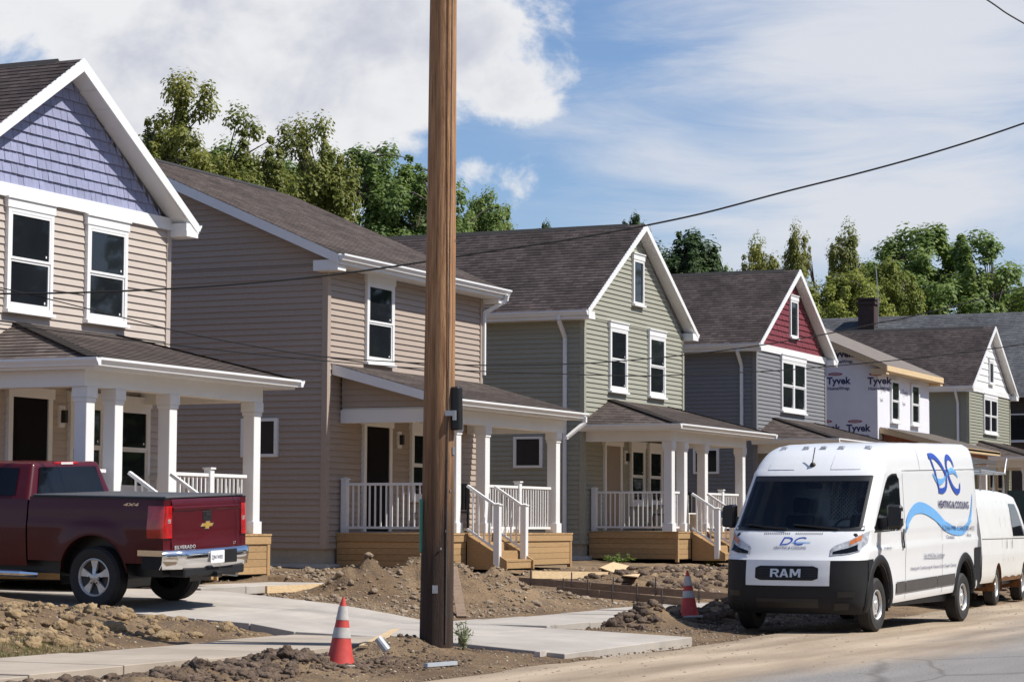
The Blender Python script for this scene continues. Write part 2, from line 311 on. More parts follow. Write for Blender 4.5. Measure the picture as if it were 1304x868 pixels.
M['pvc'] = mk('pvc_pipe', (.42, .46, .50), .4, .05)
M['teal'] = mk('teal_guard', (.05, .22, .17), .5, .1)
M['dgreen'] = mk('dark_green_steel', (.018, .042, .035), .5, .2, 4)
def mk_screen():
    m, nt, N, L, P = nodes_of('screen_glass'); tr = N.new('ShaderNodeBsdfTransparent'); tr.inputs[0].default_value = (.50, .56, .58, 1)
    gl = N.new('ShaderNodeBsdfGlossy'); gl.inputs['Roughness'].default_value = .015; fr = N.new('ShaderNodeFresnel'); fr.inputs[0].default_value = 1.5
    nz = N.new('ShaderNodeTexNoise'); nz.inputs['Scale'].default_value = 2.0; bp = N.new('ShaderNodeBump'); bp.inputs['Strength'].default_value = .03; L.new(nz.outputs[0], bp.inputs['Height']); L.new(bp.outputs[0], gl.inputs['Normal'])
    ms = N.new('ShaderNodeMixShader'); L.new(fr.outputs[0], ms.inputs[0]); L.new(tr.outputs[0], ms.inputs[1]); L.new(gl.outputs[0], ms.inputs[2]); L.new(ms.outputs[0], N['Material Output'].inputs[0]); return m
M['screen'] = mk_screen()
M['galv'] = mk('galvanised', (.45, .46, .47), .4, .1, 8, metal=.8)

# ------------------------------------------------------------------ mesh building
ORG = {}
class MB:
    def __init__(s): s.v = []; s.f = []; s.uv = {}; s.mi = {}
    def add(s, vs, fs, uvs=None, mi=0):
        o = len(s.v); s.v += [Vector(p) for p in vs]
        for i, f in enumerate(fs):
            if uvs: s.uv[len(s.f)] = uvs[i]
            if mi: s.mi[len(s.f)] = mi
            s.f.append([o+k for k in f])
        return s
    def hexa(s, p): return s.add(p, [(0, 3, 2, 1), (4, 5, 6, 7), (0, 1, 5, 4), (1, 2, 6, 5), (2, 3, 7, 6), (3, 0, 4, 7)])
    def box(s, x0, x1, y0, y1, z0, z1):
        return s.hexa([(x0, y0, z0), (x1, y0, z0), (x1, y1, z0), (x0, y1, z0), (x0, y0, z1), (x1, y0, z1), (x1, y1, z1), (x0, y1, z1)])
    def prism(s, pts, vec):
        n = len(pts); v = Vector(vec); p = [Vector(q) for q in pts]
        return s.add(p+[q+v for q in p], [tuple(range(n))[::-1], tuple(range(n, 2*n))]+[(i, (i+1) % n, n+(i+1) % n, n+i) for i in range(n)])
    def beam(s, a, b, w, h, up=(0, 0, 1)):
        a = Vector(a); b = Vector(b); d = (b-a).normalized(); u = Vector(up); sd = d.cross(u)
        if sd.length < 1e-4: sd = d.cross(Vector((1, 0, 0)))
        sd.normalize(); u = sd.cross(d); q = []
        for p in (a, b):
            for i, j in ((-1, -1), (1, -1), (1, 1), (-1, 1)): q.append(p+sd*(w/2*i)+u*(h/2*j))
        return s.add(q, [(0, 1, 2, 3), (7, 6, 5, 4), (0, 4, 5, 1), (1, 5, 6, 2), (2, 6, 7, 3), (3, 7, 4, 0)])
    def tube(s, pts, r, n=8, cap=True):
        pts = [Vector(p) for p in pts]; rs = r if isinstance(r, (list, tuple)) else [r]*len(pts); o = len(s.v); side = None
        for i, p in enumerate(pts):
            d = (pts[min(i+1, len(pts)-1)]-pts[max(i-1, 0)]).normalized()
            if side is None:
                side = d.cross(Vector((0, 0, 1)))
                if side.length < .01: side = d.cross(Vector((1, 0, 0)))
            side = (side-d*side.dot(d)).normalized(); u = side.cross(d)
            for k in range(n):
                t = 2*math.pi*k/n; s.v.append(p+(side*math.cos(t)+u*math.sin(t))*rs[i])
        for i in range(len(pts)-1):
            for k in range(n): s.f.append([o+i*n+k, o+i*n+(k+1) % n, o+(i+1)*n+(k+1) % n, o+(i+1)*n+k])
        if cap: s.f.append([o+k for k in range(n)][::-1]); s.f.append([o+(len(pts)-1)*n+k for k in range(n)])
        return s
    def lathe(s, prof, c, ax, n=24):
        """prof: (radius, distance along ax)"""
        c = Vector(c); ax = Vector(ax).normalized(); u = ax.cross(Vector((0, 0, 1)))
        if u.length < .01: u = ax.cross(Vector((1, 0, 0)))
        u.normalize(); w = ax.cross(u); o = len(s.v)
        for r, h in prof:
            for k in range(n):
                t = 2*math.pi*k/n; s.v.append(c+ax*h+(u*math.cos(t)+w*math.sin(t))*r)
        for i in range(len(prof)-1):
            for k in range(n): s.f.append([o+i*n+k, o+i*n+(k+1) % n, o+(i+1)*n+(k+1) % n, o+(i+1)*n+k])
        return s
    def grid(s, rows, flip=False):
        nr = len(rows); nc = len(rows[0]); o = len(s.v)
        for r_ in rows: s.v += [Vector(p) for p in r_]
        for i in range(nr-1):
            for j in range(nc-1):
                q = [o+i*nc+j, o+i*nc+j+1, o+(i+1)*nc+j+1, o+(i+1)*nc+j]; s.f.append(q[::-1] if flip else q)
        return s
    def mesh(s, name, mats, org=Vector((0, 0, 0)), smooth=False):
        me = bpy.data.meshes.new(name); me.from_pydata([tuple(p-org) for p in s.v], [], s.f)
        for m in (mats if isinstance(mats, (list, tuple)) else [mats]): me.materials.append(M[m] if isinstance(m, str) else m)
        if s.uv:
            ul = me.uv_layers.new(name='UVMap')
            for p in me.polygons:
                q = s.uv.get(p.index)
                if q:
                    for k, li in enumerate(p.loop_indices): ul.data[li].uv = q[k]
        for k, i in s.mi.items(): me.polygons[k].material_index = i
        if smooth: me.polygons.foreach_set('use_smooth', [True]*len(me.polygons))
        me.update(); return me
    def build(s, name, mats, parent=None, smooth=False, org=None, bevel=0.0, kind=None, label=None, cat=None, group=None, fixn=False, auto=0):
        og = Vector(org) if org is not None else (ORG.get(parent.name, Vector((0, 0, 0))) if parent else Vector((0, 0, 0)))
        me = s.mesh(name, mats, og, smooth)
        if fixn or bevel:
            bm = bmesh.new(); bm.from_mesh(me); bmesh.ops.recalc_face_normals(bm, faces=bm.faces)
            if bevel: bmesh.ops.bevel(bm, geom=[e for e in bm.edges], offset=bevel, segments=1, affect='EDGES')
            bm.to_mesh(me); bm.free()
        if auto:
            me.polygons.foreach_set('use_smooth', [True]*len(me.polygons)); me.set_sharp_from_angle(angle=R(auto))
        o = link(name, me, parent)
        if parent is None and org is not None: o.location = og
        ORG[o.name] = og
        tag(o, label, cat, group, kind); return o
def link(name, me, parent=None, loc=None):
    o = bpy.data.objects.new(name, me); COL.objects.link(o)
    if parent: o.parent = parent
    if loc is not None: o.location = loc
    if parent and parent.name in ORG: ORG[o.name] = ORG[parent.name]
    return o
def tag(o, label=None, cat=None, group=None, kind=None):
    for k, v in (('label', label), ('category', cat), ('group', group), ('kind', kind)):
        if v: o[k] = v
    return o
def thing(name, loc, label, cat, group=None):
    o = bpy.data.objects.new(name, None); COL.objects.link(o); o.location = loc; o.empty_display_size = .3
    ORG[o.name] = Vector(loc); return tag(o, label, cat, group)
def lerp(a, b, t): return a+(b-a)*t
def pl(pts, x):
    """piecewise linear"""
    if x <= pts[0][0]: return pts[0][1]
    for (a, b), (c, d) in zip(pts, pts[1:]):
        if x <= c: return b+(d-b)*(x-a)/(c-a)
    return pts[-1][1]
def sstep(a, b, x): t = max(0, min(1, (x-a)/(b-a))); return t*t*(3-2*t)
def text_mesh(s, size, offset=0.0, shear=0.0, spacing=1.0, align='LEFT'):
    cu = bpy.data.curves.new('t', 'FONT'); cu.body = s; cu.size = size; cu.offset = offset; cu.shear = shear; cu.space_character = spacing; cu.align_x = align; cu.resolution_u = 3; cu.fill_mode = 'FRONT'
    ob = bpy.data.objects.new('t', cu); COL.objects.link(ob)
    me = bpy.data.meshes.new_from_object(ob.evaluated_get(bpy.context.evaluated_depsgraph_get()))
    V = [tuple(v.co) for v in me.vertices]; F = [tuple(p.vertices) for p in me.polygons]
    bpy.data.objects.remove(ob); bpy.data.curves.remove(cu); bpy.data.meshes.remove(me); return V, F
def put_text(mb, s, size, fn, **k):
    """fn maps text plane (u,v) to 3D"""
    V, F = text_mesh(s, size, **k); mb.add([fn(v[0], v[1]) for v in V], F); return max([v[0] for v in V] or [0])

# ------------------------------------------------------------------ terrain
DRIVE = [(9.5, 0.0), (10.7, .03), (12.9, .11), (14.7, .165), (15.35, .256), (16.15, .305), (18, .41), (24, .50), (34, .62)]
DX0, DX1 = 25.6, 29.3
def drive_z(x, y): return pl(DRIVE, y)+.034*(x-26)*sstep(15, 17, y)
BASE = [(-600, -.35), (9.6, -.10), (10.5, -.045), (11.4, .015), (12.6, .06), (14.7, .09), (15.4, .17), (16.2, .27), (18, .40), (19.4, .56), (22, .66), (60, .9), (700, 2.0)]
MOUNDS = [(32.35, 17.4, .55, .50), (33.7, 17.0, .62, .85), (35.0, 16.3, .40, .80), (36.3, 15.8, .14, .6),
          (20.5, 16.1, .15, .6), (22.3, 16.4, .22, .7), (23.9, 16.3, .17, .55), (24.8, 15.7, .10, .4), (21.3, 17.2, .2, .7), (24.4, 17.4, .10, .5),
          (19.2, 11.95, .10, .45), (20.6, 12.0, .13, .45), (21.4, 12.35, .08, .4), (18.0, 11.9, .08, .4), (23.75, 12.25, .20, .45), (24.3, 12.3, .10, .3),
          (32.0, 12.45, .22, .5), (33.8, 12.6, .20, .6), (35.6, 12.6, .24, .7), (37.5, 12.4, .26, .8), (42.5, 16.8, .22, 1.0), (45.0, 17.2, .25, 1.2), (47.5, 17.0, .22, 1.3), (50, 17.0, .2, 1.3), (33.5, 19.6, .10, .7)]
def in_slab(x, y):
    if DX0-.05 < x < DX1+.05 and 10.5 < y < 30: return True
    if -30 < x < 40.0 and 12.85 < y < 14.75: return True
    if 29.3 < x < 33.2 and 18.35 < y < 19.5: return True
    return False
def ground_z(x, y):
    z = pl(BASE, y)
    if y > 10.2:
        for mx_, my_, h, r in MOUNDS:
            d2 = ((x-mx_)**2+(y-my_)**2)/(r*r)
            if d2 < 6: b_ = h*math.exp(-d2); z += b_*(1+.42*noise.fractal(Vector((x*2.6, y*2.6, 7.7)), .9, 2.0, 4))
        a = .035*sstep(10.4, 11.5, y)*(1-sstep(26, 40, y))
        if a: z += a*(noise.fractal(Vector((x*1.1, y*1.1, 3.3)), 1.0, 2.0, 5)+.5*noise.fractal(Vector((x*6, y*6, 9.1)), .8, 2.0, 3))
    if in_slab(x, y):
        top = drive_z(x, y) if DX0-.05 < x < DX1+.05 else (.125 if y < 15 else .5)
        z = min(z, top-.13)
    return z
def make_ground():
    def axis(fine0, fine1, st, lo, hi):
        a = []; x = fine0; s = st
        while x > lo: a.append(x); s *= 1.25; x -= s
        a.append(lo); a = a[::-1]; x = fine0+st
        while x < fine1: a.append(x); x += st
        s = st
        while x < hi: a.append(x); s *= 1.25; x += s
        a.append(hi); return a
    xs = axis(15.5, 44, .085, -900, 1500); ys = axis(10.2, 20.5, .075, -900, 1500)
    V = []; nx = len(xs)
    for y in ys:
        for x in xs: V.append(Vector((x, y, ground_z(x, y))))
    mb = MB(); mb.v = V
    for j in range(len(ys)-1):
        for i in range(nx-1): a = j*nx+i; mb.f.append([a, a+1, a+1+nx, a+nx])
    mb.build('ground', 'dirt', smooth=True, kind='structure')
make_ground()
# road: gently crowned sheet along X, its verge edge ragged
def make_road():
    rows = []
    xs = [-500, -200, -80, -30, 0]+[8+.35*i for i in range(140)]+[62, 75, 95, 130, 200, 400, 900]
    for x in xs:
        e = 10.35+.22*noise.noise(Vector((x*.5, 0, 1)))+.10*noise.noise(Vector((x*2.3, 4, 1)))+.3*sstep(28, 34, x)
        row = []
        for y in (-3.6, -1, 2, 4.5, 6.5, 8, 9, 9.8, e-.15): row.append((x, y, .0+.0*y+.03*math.cos((y-3.4)/7*1.2)-.012))
        row.append((x, e, -.03)); rows.append(row)
    MB().grid(rows, True).build('road', 'road', smooth=True, kind='structure')
make_road()
# pavement slabs
def slab(name, parent, x0, x1, y0, y1, zf, mat, th=.13, g=.008):
    mb = MB(); mb.hexa([(x0+g, y0+g, zf(x0, y0)-th), (x1-g, y0+g, zf(x1, y0)-th), (x1-g, y1-g, zf(x1, y1)-th), (x0+g, y1-g, zf(x0, y1)-th),
                        (x0+g, y0+g, zf(x0, y0)), (x1-g, y0+g, zf(x1, y0)), (x1-g, y1-g, zf(x1, y1)), (x0+g, y1-g, zf(x0, y1))])
    return mb.build(name, mat, parent, bevel=.006)
def make_paving():
    sw = MB().box(-30, 25.59, 12.96, 14.64, -.02, .06).box(29.31, 39.9, 12.96, 14.64, -.02, .06).build('sidewalk', 'conc_old', kind='structure')
    x = 4.0
    while x < 25.5:
        x1 = min(x+1.52, 25.595); slab('concrete_slab', sw, x, x1, 12.9, 14.7, lambda a, b: .125+.01*math.sin(x*3), 'conc_old'); x = x1
        if x1 >= 25.59: break
    x = 29.305
    while x < 39.8:
        x1 = min(x+1.52, 40.0); dz = .012*math.sin(x*5); slab('concrete_slab', sw, x, x1, 12.9, 14.7, lambda a, b: .128+dz, 'conc'); x = x1
    dr = MB().box(DX0+.05, DX1-.05, 10.9, 12.8, -.12, -.06).build('driveway', 'conc', kind='structure')
    ys = [10.7, 12.9, 14.7, 15.35, 16.15, 18.0, 20.6, 23.2, 26.0]
    for a, b in zip(ys, ys[1:]):
        if a == 10.7:   # flared apron slab
            z = drive_z; mb = MB(); th = .13
            P = [(24.85, 10.72), (DX1+.02, 10.82), (DX1, 12.89), (DX0, 12.89)]
            mb.hexa([(p[0], p[1], z(*p)-th) for p in P]+[(p[0], p[1], z(*p)) for p in P]); mb.build('concrete_slab', 'conc', dr, bevel=.006)
        else: slab('concrete_slab', dr, DX0, DX1, a, b, drive_z, 'conc', .14)
    wk = MB().box(29.4, 33.1, 18.45, 19.4, .30, .36).build('front_walk', 'conc', kind='structure')
    for i in range(3): slab('concrete_slab', wk, 29.32+1.27*i, 29.32+1.27*(i+1), 18.4, 19.45, lambda a, b: .56, 'conc', .12)
make_paving()

# ------------------------------------------------------------------ houses
class Wall:
    """maps (a along the wall, d outward, z) to the world; F faces -Y, L faces -X"""
    def __init__(s, mode, base): s.mode = mode; s.base = base
    def p(s, a, d, z): return (a, s.base-d, z) if s.mode == 'F' else (s.base-d, a, z)
    def box(s, mb, a0, a1, d0, d1, z0, z1):
        if s.mode == 'F': mb.box(a0, a1, s.base-d1, s.base-d0, z0, z1)
        else: mb.box(s.base-d1, s.base-d0, a0, a1, z0, z1)
def lap_into(mb, w, a0, a1, b0, b1, z0, z1, out=.027):
    """one clapboard: bottom edge a0..a1 stands proud, top edge b0..b1 tucks in"""
    P = w.p
    mb.add([P(a0, out, z0), P(a1, out, z0), P(b1, .002, z1), P(b0, .002, z1), P(a0, 0, z0), P(a1, 0, z0), P(b1, 0, z1), P(b0, 0, z1)],
           [(0, 1, 2, 3), (4, 5, 1, 0), (4, 0, 3, 7), (1, 5, 6, 2), (3, 2, 6, 7)] if w.mode == 'F' else [(3, 2, 1, 0), (0, 1, 5, 4), (7, 3, 0, 4), (2, 6, 5, 1), (7, 6, 2, 3)])
def siding(w, parent, a0, a1, z0, z1, mat, single, pitch=.118, span=None, side='left'):
    """single: each board its own object; span(z) gives (a0,a1) above the square part"""
    z = z0; joined = MB(); shared = None; og = ORG[parent.name]
    while z < z1-.01:
        t = min(z+pitch, z1)
        lo = span(z) if span else (a0, a1); hi = span(t) if span else (a0, a1)
        if lo[1]-lo[0] < .05: break
        if hi[1] < hi[0]: m_ = (hi[0]+hi[1])/2; hi = (m_, m_)
        if single:
            if not span and t-z > pitch-.001:
                if shared is None:
                    mb = MB(); lap_into(mb, w, a0, a1, a0, a1, z, t); shared = (mb.mesh('siding_board', mat, og), z)
                ob = link('siding_board', shared[0], parent, (0, 0, z-shared[1]+random.uniform(-.0015, .0015)))
                if w.mode == 'F': ob.rotation_euler.y = random.uniform(-.0008, .0008)
                else: ob.rotation_euler.x = random.uniform(-.0004, .0004)
            else:
                mb = MB(); lap_into(mb, w, *lo, *hi, z, t); mb.build('siding_board', mat, parent)
        else: lap_into(joined, w, *lo, *hi, z, t)
        z = t
    if not single: joined.build('siding', mat, parent, kind='stuff')
def shakes(w, parent, z0, z1, span, mat, single, row=.172, seed=1):
    rg = random.Random(seed); z = z0; joined = MB()
    while z < z1-.03:
        t = min(z+row, z1); s0 = span(z); s1 = span(t); a = s0[0]
        while a < s0[1]-.01:
            b = min(a+rg.uniform(.12, .25), s0[1]); o = rg.uniform(.026, .036)
            c0 = max(a, min(b, s1[0])); c1 = max(a, min(b, s1[1]))
            mb = MB() if single else joined
            g = .004
            lap_into(mb, w, a+g, b-g, max(a+g, c0), max(max(a+g, c0), min(b-g, c1)), z-rg.uniform(0, .006), t, o)
            if single: mb.build('shake_shingle', mat, parent)
            a = b
        z = t
    if not single: joined.build('shake_shingles', mat, parent, kind='stuff')
def courses(mb, E0, E1, T0, T1, step=.145, lift=.013):
    """stepped shingle courses over a roof plane from eave E0-E1 to top T0-T1"""
    E0, E1, T0, T1 = map(Vector, (E0, E1, T0, T1)); u = (E1-E0).normalized()
    h = (T0-E0)-u*(T0-E0).dot(u); Ls = h.length; up = h/Ls; nrm = u.cross(up)
    if nrm.z < 0: nrm = -nrm
    n = max(1, round(Ls/step))
    for i in range(n):
        a, b = i/n, (i+1)/n
        pts = [lerp(E0, T0, a), lerp(E1, T1, a), lerp(E1, T1, b), lerp(E0, T0, b)]
        uv = [((p-E0).dot(u), (p-E0).dot(up)) for p in pts]
        q = [pts[0]+nrm*lift, pts[1]+nrm*lift, pts[2]+nrm*.002, pts[3]+nrm*.002, pts[0], pts[1]]
        ok = u.cross(up).dot(nrm) > 0
        f = (0, 1, 2, 3) if ok else (3, 2, 1, 0); g = (4, 5, 1, 0) if ok else (0, 1, 5, 4)
        us = uv if ok else uv[::-1]; ub = [uv[0], uv[1], uv[1], uv[0]]
        mb.add(q, [f, g], [us, ub])
    return mb
def gutter(mb, a, b, out, w=.12, h=.115):
    """K-style trough from a to b; out = outward unit vector"""
    a, b, out = Vector(a), Vector(b), Vector(out); z = Vector((0, 0, 1))
    prof = [(0, 0), (0, -h), (w*.55, -h), (w*.62, -h*.75), (w*.95, -h*.35), (w, -h*.3), (w, 0), (w*.86, 0), (w*.84, -h*.15), (.01, -h*.15)]
    n = len(prof); P = [p+out*x+z*y for p in (a, b) for x, y in prof]
    mb.add(P, [tuple(range(n)), tuple(range(2*n-1, n-1, -1))]+[(i, n+i, n+(i+1) % n, (i+1) % n) for i in range(n)])
def window(house, w, a0, a1, z0, z1, cols=1, header=True, sill=True, fixed=False, name='window'):
    w = Wall(w.mode, w.base-.028); cs = .075; top = z1-(.17 if header else 0); mb = MB()
    w.box(mb, a0, a0+cs, -.02, .05, z0+.05, top); w.box(mb, a1-cs, a1, -.02, .05, z0+.05, top)
    w.box(mb, a0+cs, a1-cs, -.02, .05, top-.06, top); w.box(mb, a0+cs, a1-cs, -.02, .05, z0+.05, z0+.11)
    cw = (a1-a0-2*cs)/cols
    for c in range(1, cols): w.box(mb, a0+cs+cw*c-.05, a0+cs+cw*c+.05, -.02, .048, z0+.11, top-.06)
    win = mb.build(name, 'white', house)
    if header: mb = MB(); w.box(mb, a0-.03, a1+.03, -.02, .062, top+.001, z1-.03); w.box(mb, a0-.05, a1+.05, -.02, .085, z1-.029, z1); mb.build('header', 'white', win)
    if sill: mb = MB(); w.box(mb, a0-.03, a1+.03, -.02, .095, z0, z0+.049); mb.build('sill', 'white', win)
    for c in range(cols):
        b0 = a0+cs+cw*c+(.05 if c else 0); b1 = a0+cs+cw*(c+1)-(.05 if c < cols-1 else 0); g0, g1 = z0+.11, top-.06; gm = (g0+g1)/2
        if fixed:
            mb = MB(); w.box(mb, b0, b1, -.02, .018, g0, g1); mb.build('pane', 'glass', win); continue
        for k, (lo, hi, dd) in enumerate(((gm, g1, .046), (g0, gm, .032))):
            mb = MB(); sf = .038
            w.box(mb, b0, b0+sf, -.02, dd, lo, hi); w.box(mb, b1-sf, b1, -.02, dd, lo, hi); w.box(mb, b0+sf, b1-sf, -.02, dd, hi-sf, hi); w.box(mb, b0+sf, b1-sf, -.02, dd+(.006 if k else 0), lo, lo+sf+(.02 if k else 0))
            mb.build('sash', 'white', win)
            mb = MB(); w.box(mb, b0+sf, b1-sf, -.02, dd-.016, lo+sf+(.02 if k else 0), hi-sf); pn = mb.build('pane', 'glass', win)
            mb = MB(); w.box(mb, b1-sf-.075, b1-sf-.045, dd-.015, dd-.012, lo+sf+.05, lo+sf+.085); mb.build('pane_sticker', 'white', win)
    return win
def door(house, w, a0, a1, z0, z1, mat):
    w = Wall(w.mode, w.base-.028); mb = MB(); c = .11
    w.box(mb, a0, a0+c, -.02, .05, z0, z1-.16); w.box(mb, a1-c, a1, -.02, .05, z0, z1-.16); w.box(mb, a0-.03, a1+.03, -.02, .07, z1-.159, z1)
    d = mb.build('door', 'white', house)
    mb = MB(); w.box(mb, a0+c, a1-c, -.02, .026, z0+.02, z1-.16); mb.build('door_panel', mat, d)
    mb = MB()
    for q in ((z0+.25, z0+.95), (z0+1.1, z1-.36)):
        w.box(mb, a0+c+.11, a1-c-.11, .02, .032, *q)
    mb.build('door_moulding', mat, d)
    mb = MB(); w.box(mb, a1-c-.10, a1-c-.05, .026, .085, z0+.95, z0+1.0); mb.build('door_handle', 'galv', d)
    mb = MB(); w.box(mb, a0+.02, a1-.02, -.02, .10, z0, z0+.02); mb.build('threshold', 'galv', d)
def lamp(house, w, a, z):
    w = Wall(w.mode, w.base-.028); mb = MB(); w.box(mb, a-.07, a+.07, -.03, .03, z-.17, z+.17); l = mb.build('porch_light', 'white', house)
    mb = MB(); w.box(mb, a-.035, a+.035, .031, .11, z-.10, z+.10); mb.build('lamp_shade', 'blacktrim', l)
def downspout(house, pts, w=.07):
    mb = MB()
    for a, b in zip(pts, pts[1:]): mb.beam(a, b, w, w*1.2, (0, 1, 0) if abs(Vector(b).z-Vector(a).z) > .3 else (0, 0, 1))
    return mb.build('downspout', 'gutter', house)
DECK = 1.33
class Porch: pass
def rail_run(house, a, b, z0, z1, ends=(), post_mid=False, nm='railing'):
    """level or sloping guard rail from a to b (xy or xyz foot points); z0, z1 heights of the walking line at a and b"""
    A = Vector((a[0], a[1], z0)); B = Vector((b[0], b[1], z1)); mb = MB()
    up = Vector((0, 0, 1)); mb.beam(A+up*.93, B+up*.93, .065, .05); rl = mb.build(nm, 'white_paint', house)
    mb = MB(); mb.beam(A+up*.10, B+up*.10, .045, .045); mb.build('bottom_rail', 'white_paint', rl)
    Lh = (Vector((b[0], b[1], 0))-Vector((a[0], a[1], 0))).length; n = max(2, round(Lh/.122)); og = ORG[house.name]
    h = .80; me = MB().box(-.0135, .0135, -.0135, .0135, 0, h).mesh('baluster', 'white_paint')
    for i in range(1, n):
        p = lerp(A, B, i/n); link('baluster', me, rl, p+up*.115-og)
    if post_mid:
        p = lerp(A, B, .5); newel(house, p.x, p.y, p.z, rl)
    return rl
def newel(house, x, y, z, parent=None, h=1.02, lo=0.0):
    mb = MB().box(x-.06, x+.06, y-.06, y+.06, z-lo, z+h); q = mb.build('newel_post', 'white_paint', parent or house)
    if parent is None:
        MB().box(x-.078, x+.078, y-.078, y+.078, z+h+.0005, z+h+.022).add([(x-.06, y-.06, z+h+.022), (x+.06, y-.06, z+h+.022), (x+.06, y+.06, z+h+.022), (x-.06, y+.06, z+h+.022), (x, y, z+h+.05)], [(0, 1, 4), (1, 2, 4), (2, 3, 4), (3, 0, 4)]).build('post_cap', 'white_paint', q)
    else: 
        q2 = MB().box(x-.078, x+.078, y-.078, y+.078, z+h+.0005, z+h+.03).build('post_cap', 'white_paint', parent)
    return q
def column(house, x0, x1, y0, y1, z0, z1):
    c = MB().box(x0, x1, y0, y1, z0, z1).build('column', 'white_paint', house, bevel=.006)
    MB().box(x0-.03, x1+.03, y0-.03, y1+.03, z1-.16, z1-.001).box(x0-.015, x1+.015, y0-.015, y1+.015, z1-.22, z1-.161).build('capital', 'white_paint', c, bevel=.004)
    MB().box(x0-.025, x1+.025, y0-.025, y1+.025, z0+.001, z0+.20).build('column_base', 'white_paint', c, bevel=.004)
def deck(house, x0, x1, y0, y1, dz, gz, stair, wood='wood'):
    zt = DECK+dz
    mb = MB().box(x0+.03, x1-.03, y0+.03, y1, gz, zt-.06); dk = mb.build('porch_deck', 'dark', house)
    # floor boards run front to back
    og = ORG[house.name]; n = max(6, round((x1-x0+.06)/.142)); bw = (x1-x0+.06)/n
    me = MB().box(.003, bw-.003, y0-.035, y1, zt-.032, zt).mesh('floor_board', wood, Vector((0, og.y, og.z)))
    for i in range(n): link('floor_board', me, dk, (x0-.03+bw*i-og.x, 0, 0))
    # rim trim and skirt boards, each piece its own object
    zb = gz+.02; H = zt-.17-zb; k = max(3, round(H/.135)); bh = H/k
    MB().box(x0-.022, x0+.02, y0-.022, y1, zt-.165, zt-.035).build('rim_board', wood, dk)
    MB().box(x1-.02, x1+.022, y0-.022, y1, zt-.165, zt-.035).build('rim_board', wood, dk)
    segs = [(x0-.021, stair[0]-.03), (stair[1]+.03, x1+.021)] if stair else [(x0-.021, x1+.021)]
    for s0, s1 in segs:
        if s1-s0 > .05: MB().box(s0, s1, y0-.024, y0+.02, zt-.165, zt-.035).build('rim_board', wood, dk)
    for i in range(k):
        lo = zb+bh*i+.003; hi = zb+bh*(i+1)-.003
        MB().box(x0, x0+.03, y0+.031, y1, lo, hi).build('skirt_board', wood, dk)
        MB().box(x1-.03, x1, y0+.031, y1, lo, hi).build('skirt_board', wood, dk)
        for s0, s1 in segs:
            s0 = max(s0, x0); s1 = min(s1, x1)
            if s1-s0 > .05: MB().box(s0+.002, s1-.002, y0, y0+.03, lo, hi).build('skirt_board', wood, dk)
    for xx in (x0-.012, x1-.075): MB().box(xx, xx+.087, y0-.014, y0+.06, gz-.05, zt-.166).build('corner_post', wood, dk)
    if stair:
        s0, s1 = stair; rise = (zt-gz)/4; run = .27
        for k_ in range(3):
            zt_ = zt-rise*(k_+1); yb = y0-run*k_
            st = MB().box(s0, s1, yb-run-.02, yb, zt_-.04, zt_).build('stair_tread', wood, dk)
            MB().box(s0+.01, s1-.01, yb-.03, yb-.005, zt_, zt_+rise-.04).build('stair_riser', wood, dk)
        MB().box(s0+.01, s1-.01, y0-run*3-.01, y0-run*3+.015, gz, zt-rise*3-.04).build('stair_riser', wood, dk)
        for sx in (s0-.045, s1+.002):
            P = [(sx, y0-.03, zt-.04), (sx, y0-.03, gz-.02), (sx, y0-run*3-.06, gz-.02), (sx, y0-run*3-.06, gz+rise*.9)]
            MB().prism(P, (.043, 0, 0)).build('stair_stringer', wood, dk, fixn=True)
        yn = y0-.66
        for sx in (s0-.02, s1+.02):
            zn = zt-rise*3
            q = newel(house, sx, yn, zn-.02, None, 1.06, rise*.75)
            rail_run(house, (sx, y0-.02), (sx, yn+.05), zt-.02, zt-rise*2.35, nm='stair_railing')
    return dk
def hip_porch(house, xe0, xe1, ye, yf, xt0, xt1, ze, zt, mat='shingle_sunlit'):
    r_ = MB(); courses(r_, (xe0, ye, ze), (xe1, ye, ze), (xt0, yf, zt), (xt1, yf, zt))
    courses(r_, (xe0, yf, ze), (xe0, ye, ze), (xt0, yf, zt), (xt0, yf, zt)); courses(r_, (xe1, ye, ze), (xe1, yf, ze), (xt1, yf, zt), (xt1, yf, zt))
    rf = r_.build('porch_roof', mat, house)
    for a, b in (((xe0, ye, ze), (xt0, yf, zt)), ((xe1, ye, ze), (xt1, yf, zt))):
        mb = MB(); A, B = Vector(a), Vector(b); n = 14
        for i in range(n): mb.beam(lerp(A, B, i/n)+Vector((0, 0, .022)), lerp(A, B, (i+1.15)/n if i < n-1 else 1)+Vector((0, 0, .014)), .24, .012)
        mb.build('hip_cap', mat, rf)
    fz = ze-.02
    MB().box(xe0+.02, xe1-.02, ye+.02, yf-.03, fz-.13, fz-.10).build('porch_ceiling', 'soffit', house)
    f = MB(); f.box(xe0, xe1, ye, ye+.025, fz-.135, fz+.008); f.box(xe0, xe0+.025, ye+.026, yf, fz-.135, fz+.008); f.box(xe1-.025, xe1, ye+.026, yf, fz-.135, fz+.008); f.build('fascia', 'white', house)
    g = MB(); gutter(g, (xe0-.0, ye, ze), (xe1, ye, ze), (0, -1, 0)); g.build('gutter', 'gutter', house)
    g = MB(); gutter(g, (xe0, yf-.02, ze), (xe0, ye-.12, ze), (-1, 0, 0)); g.build('gutter', 'gutter', house)
    g = MB(); gutter(g, (xe1, ye-.12, ze), (xe1, yf-.02, ze), (1, 0, 0)); g.build('gutter', 'gutter', house)
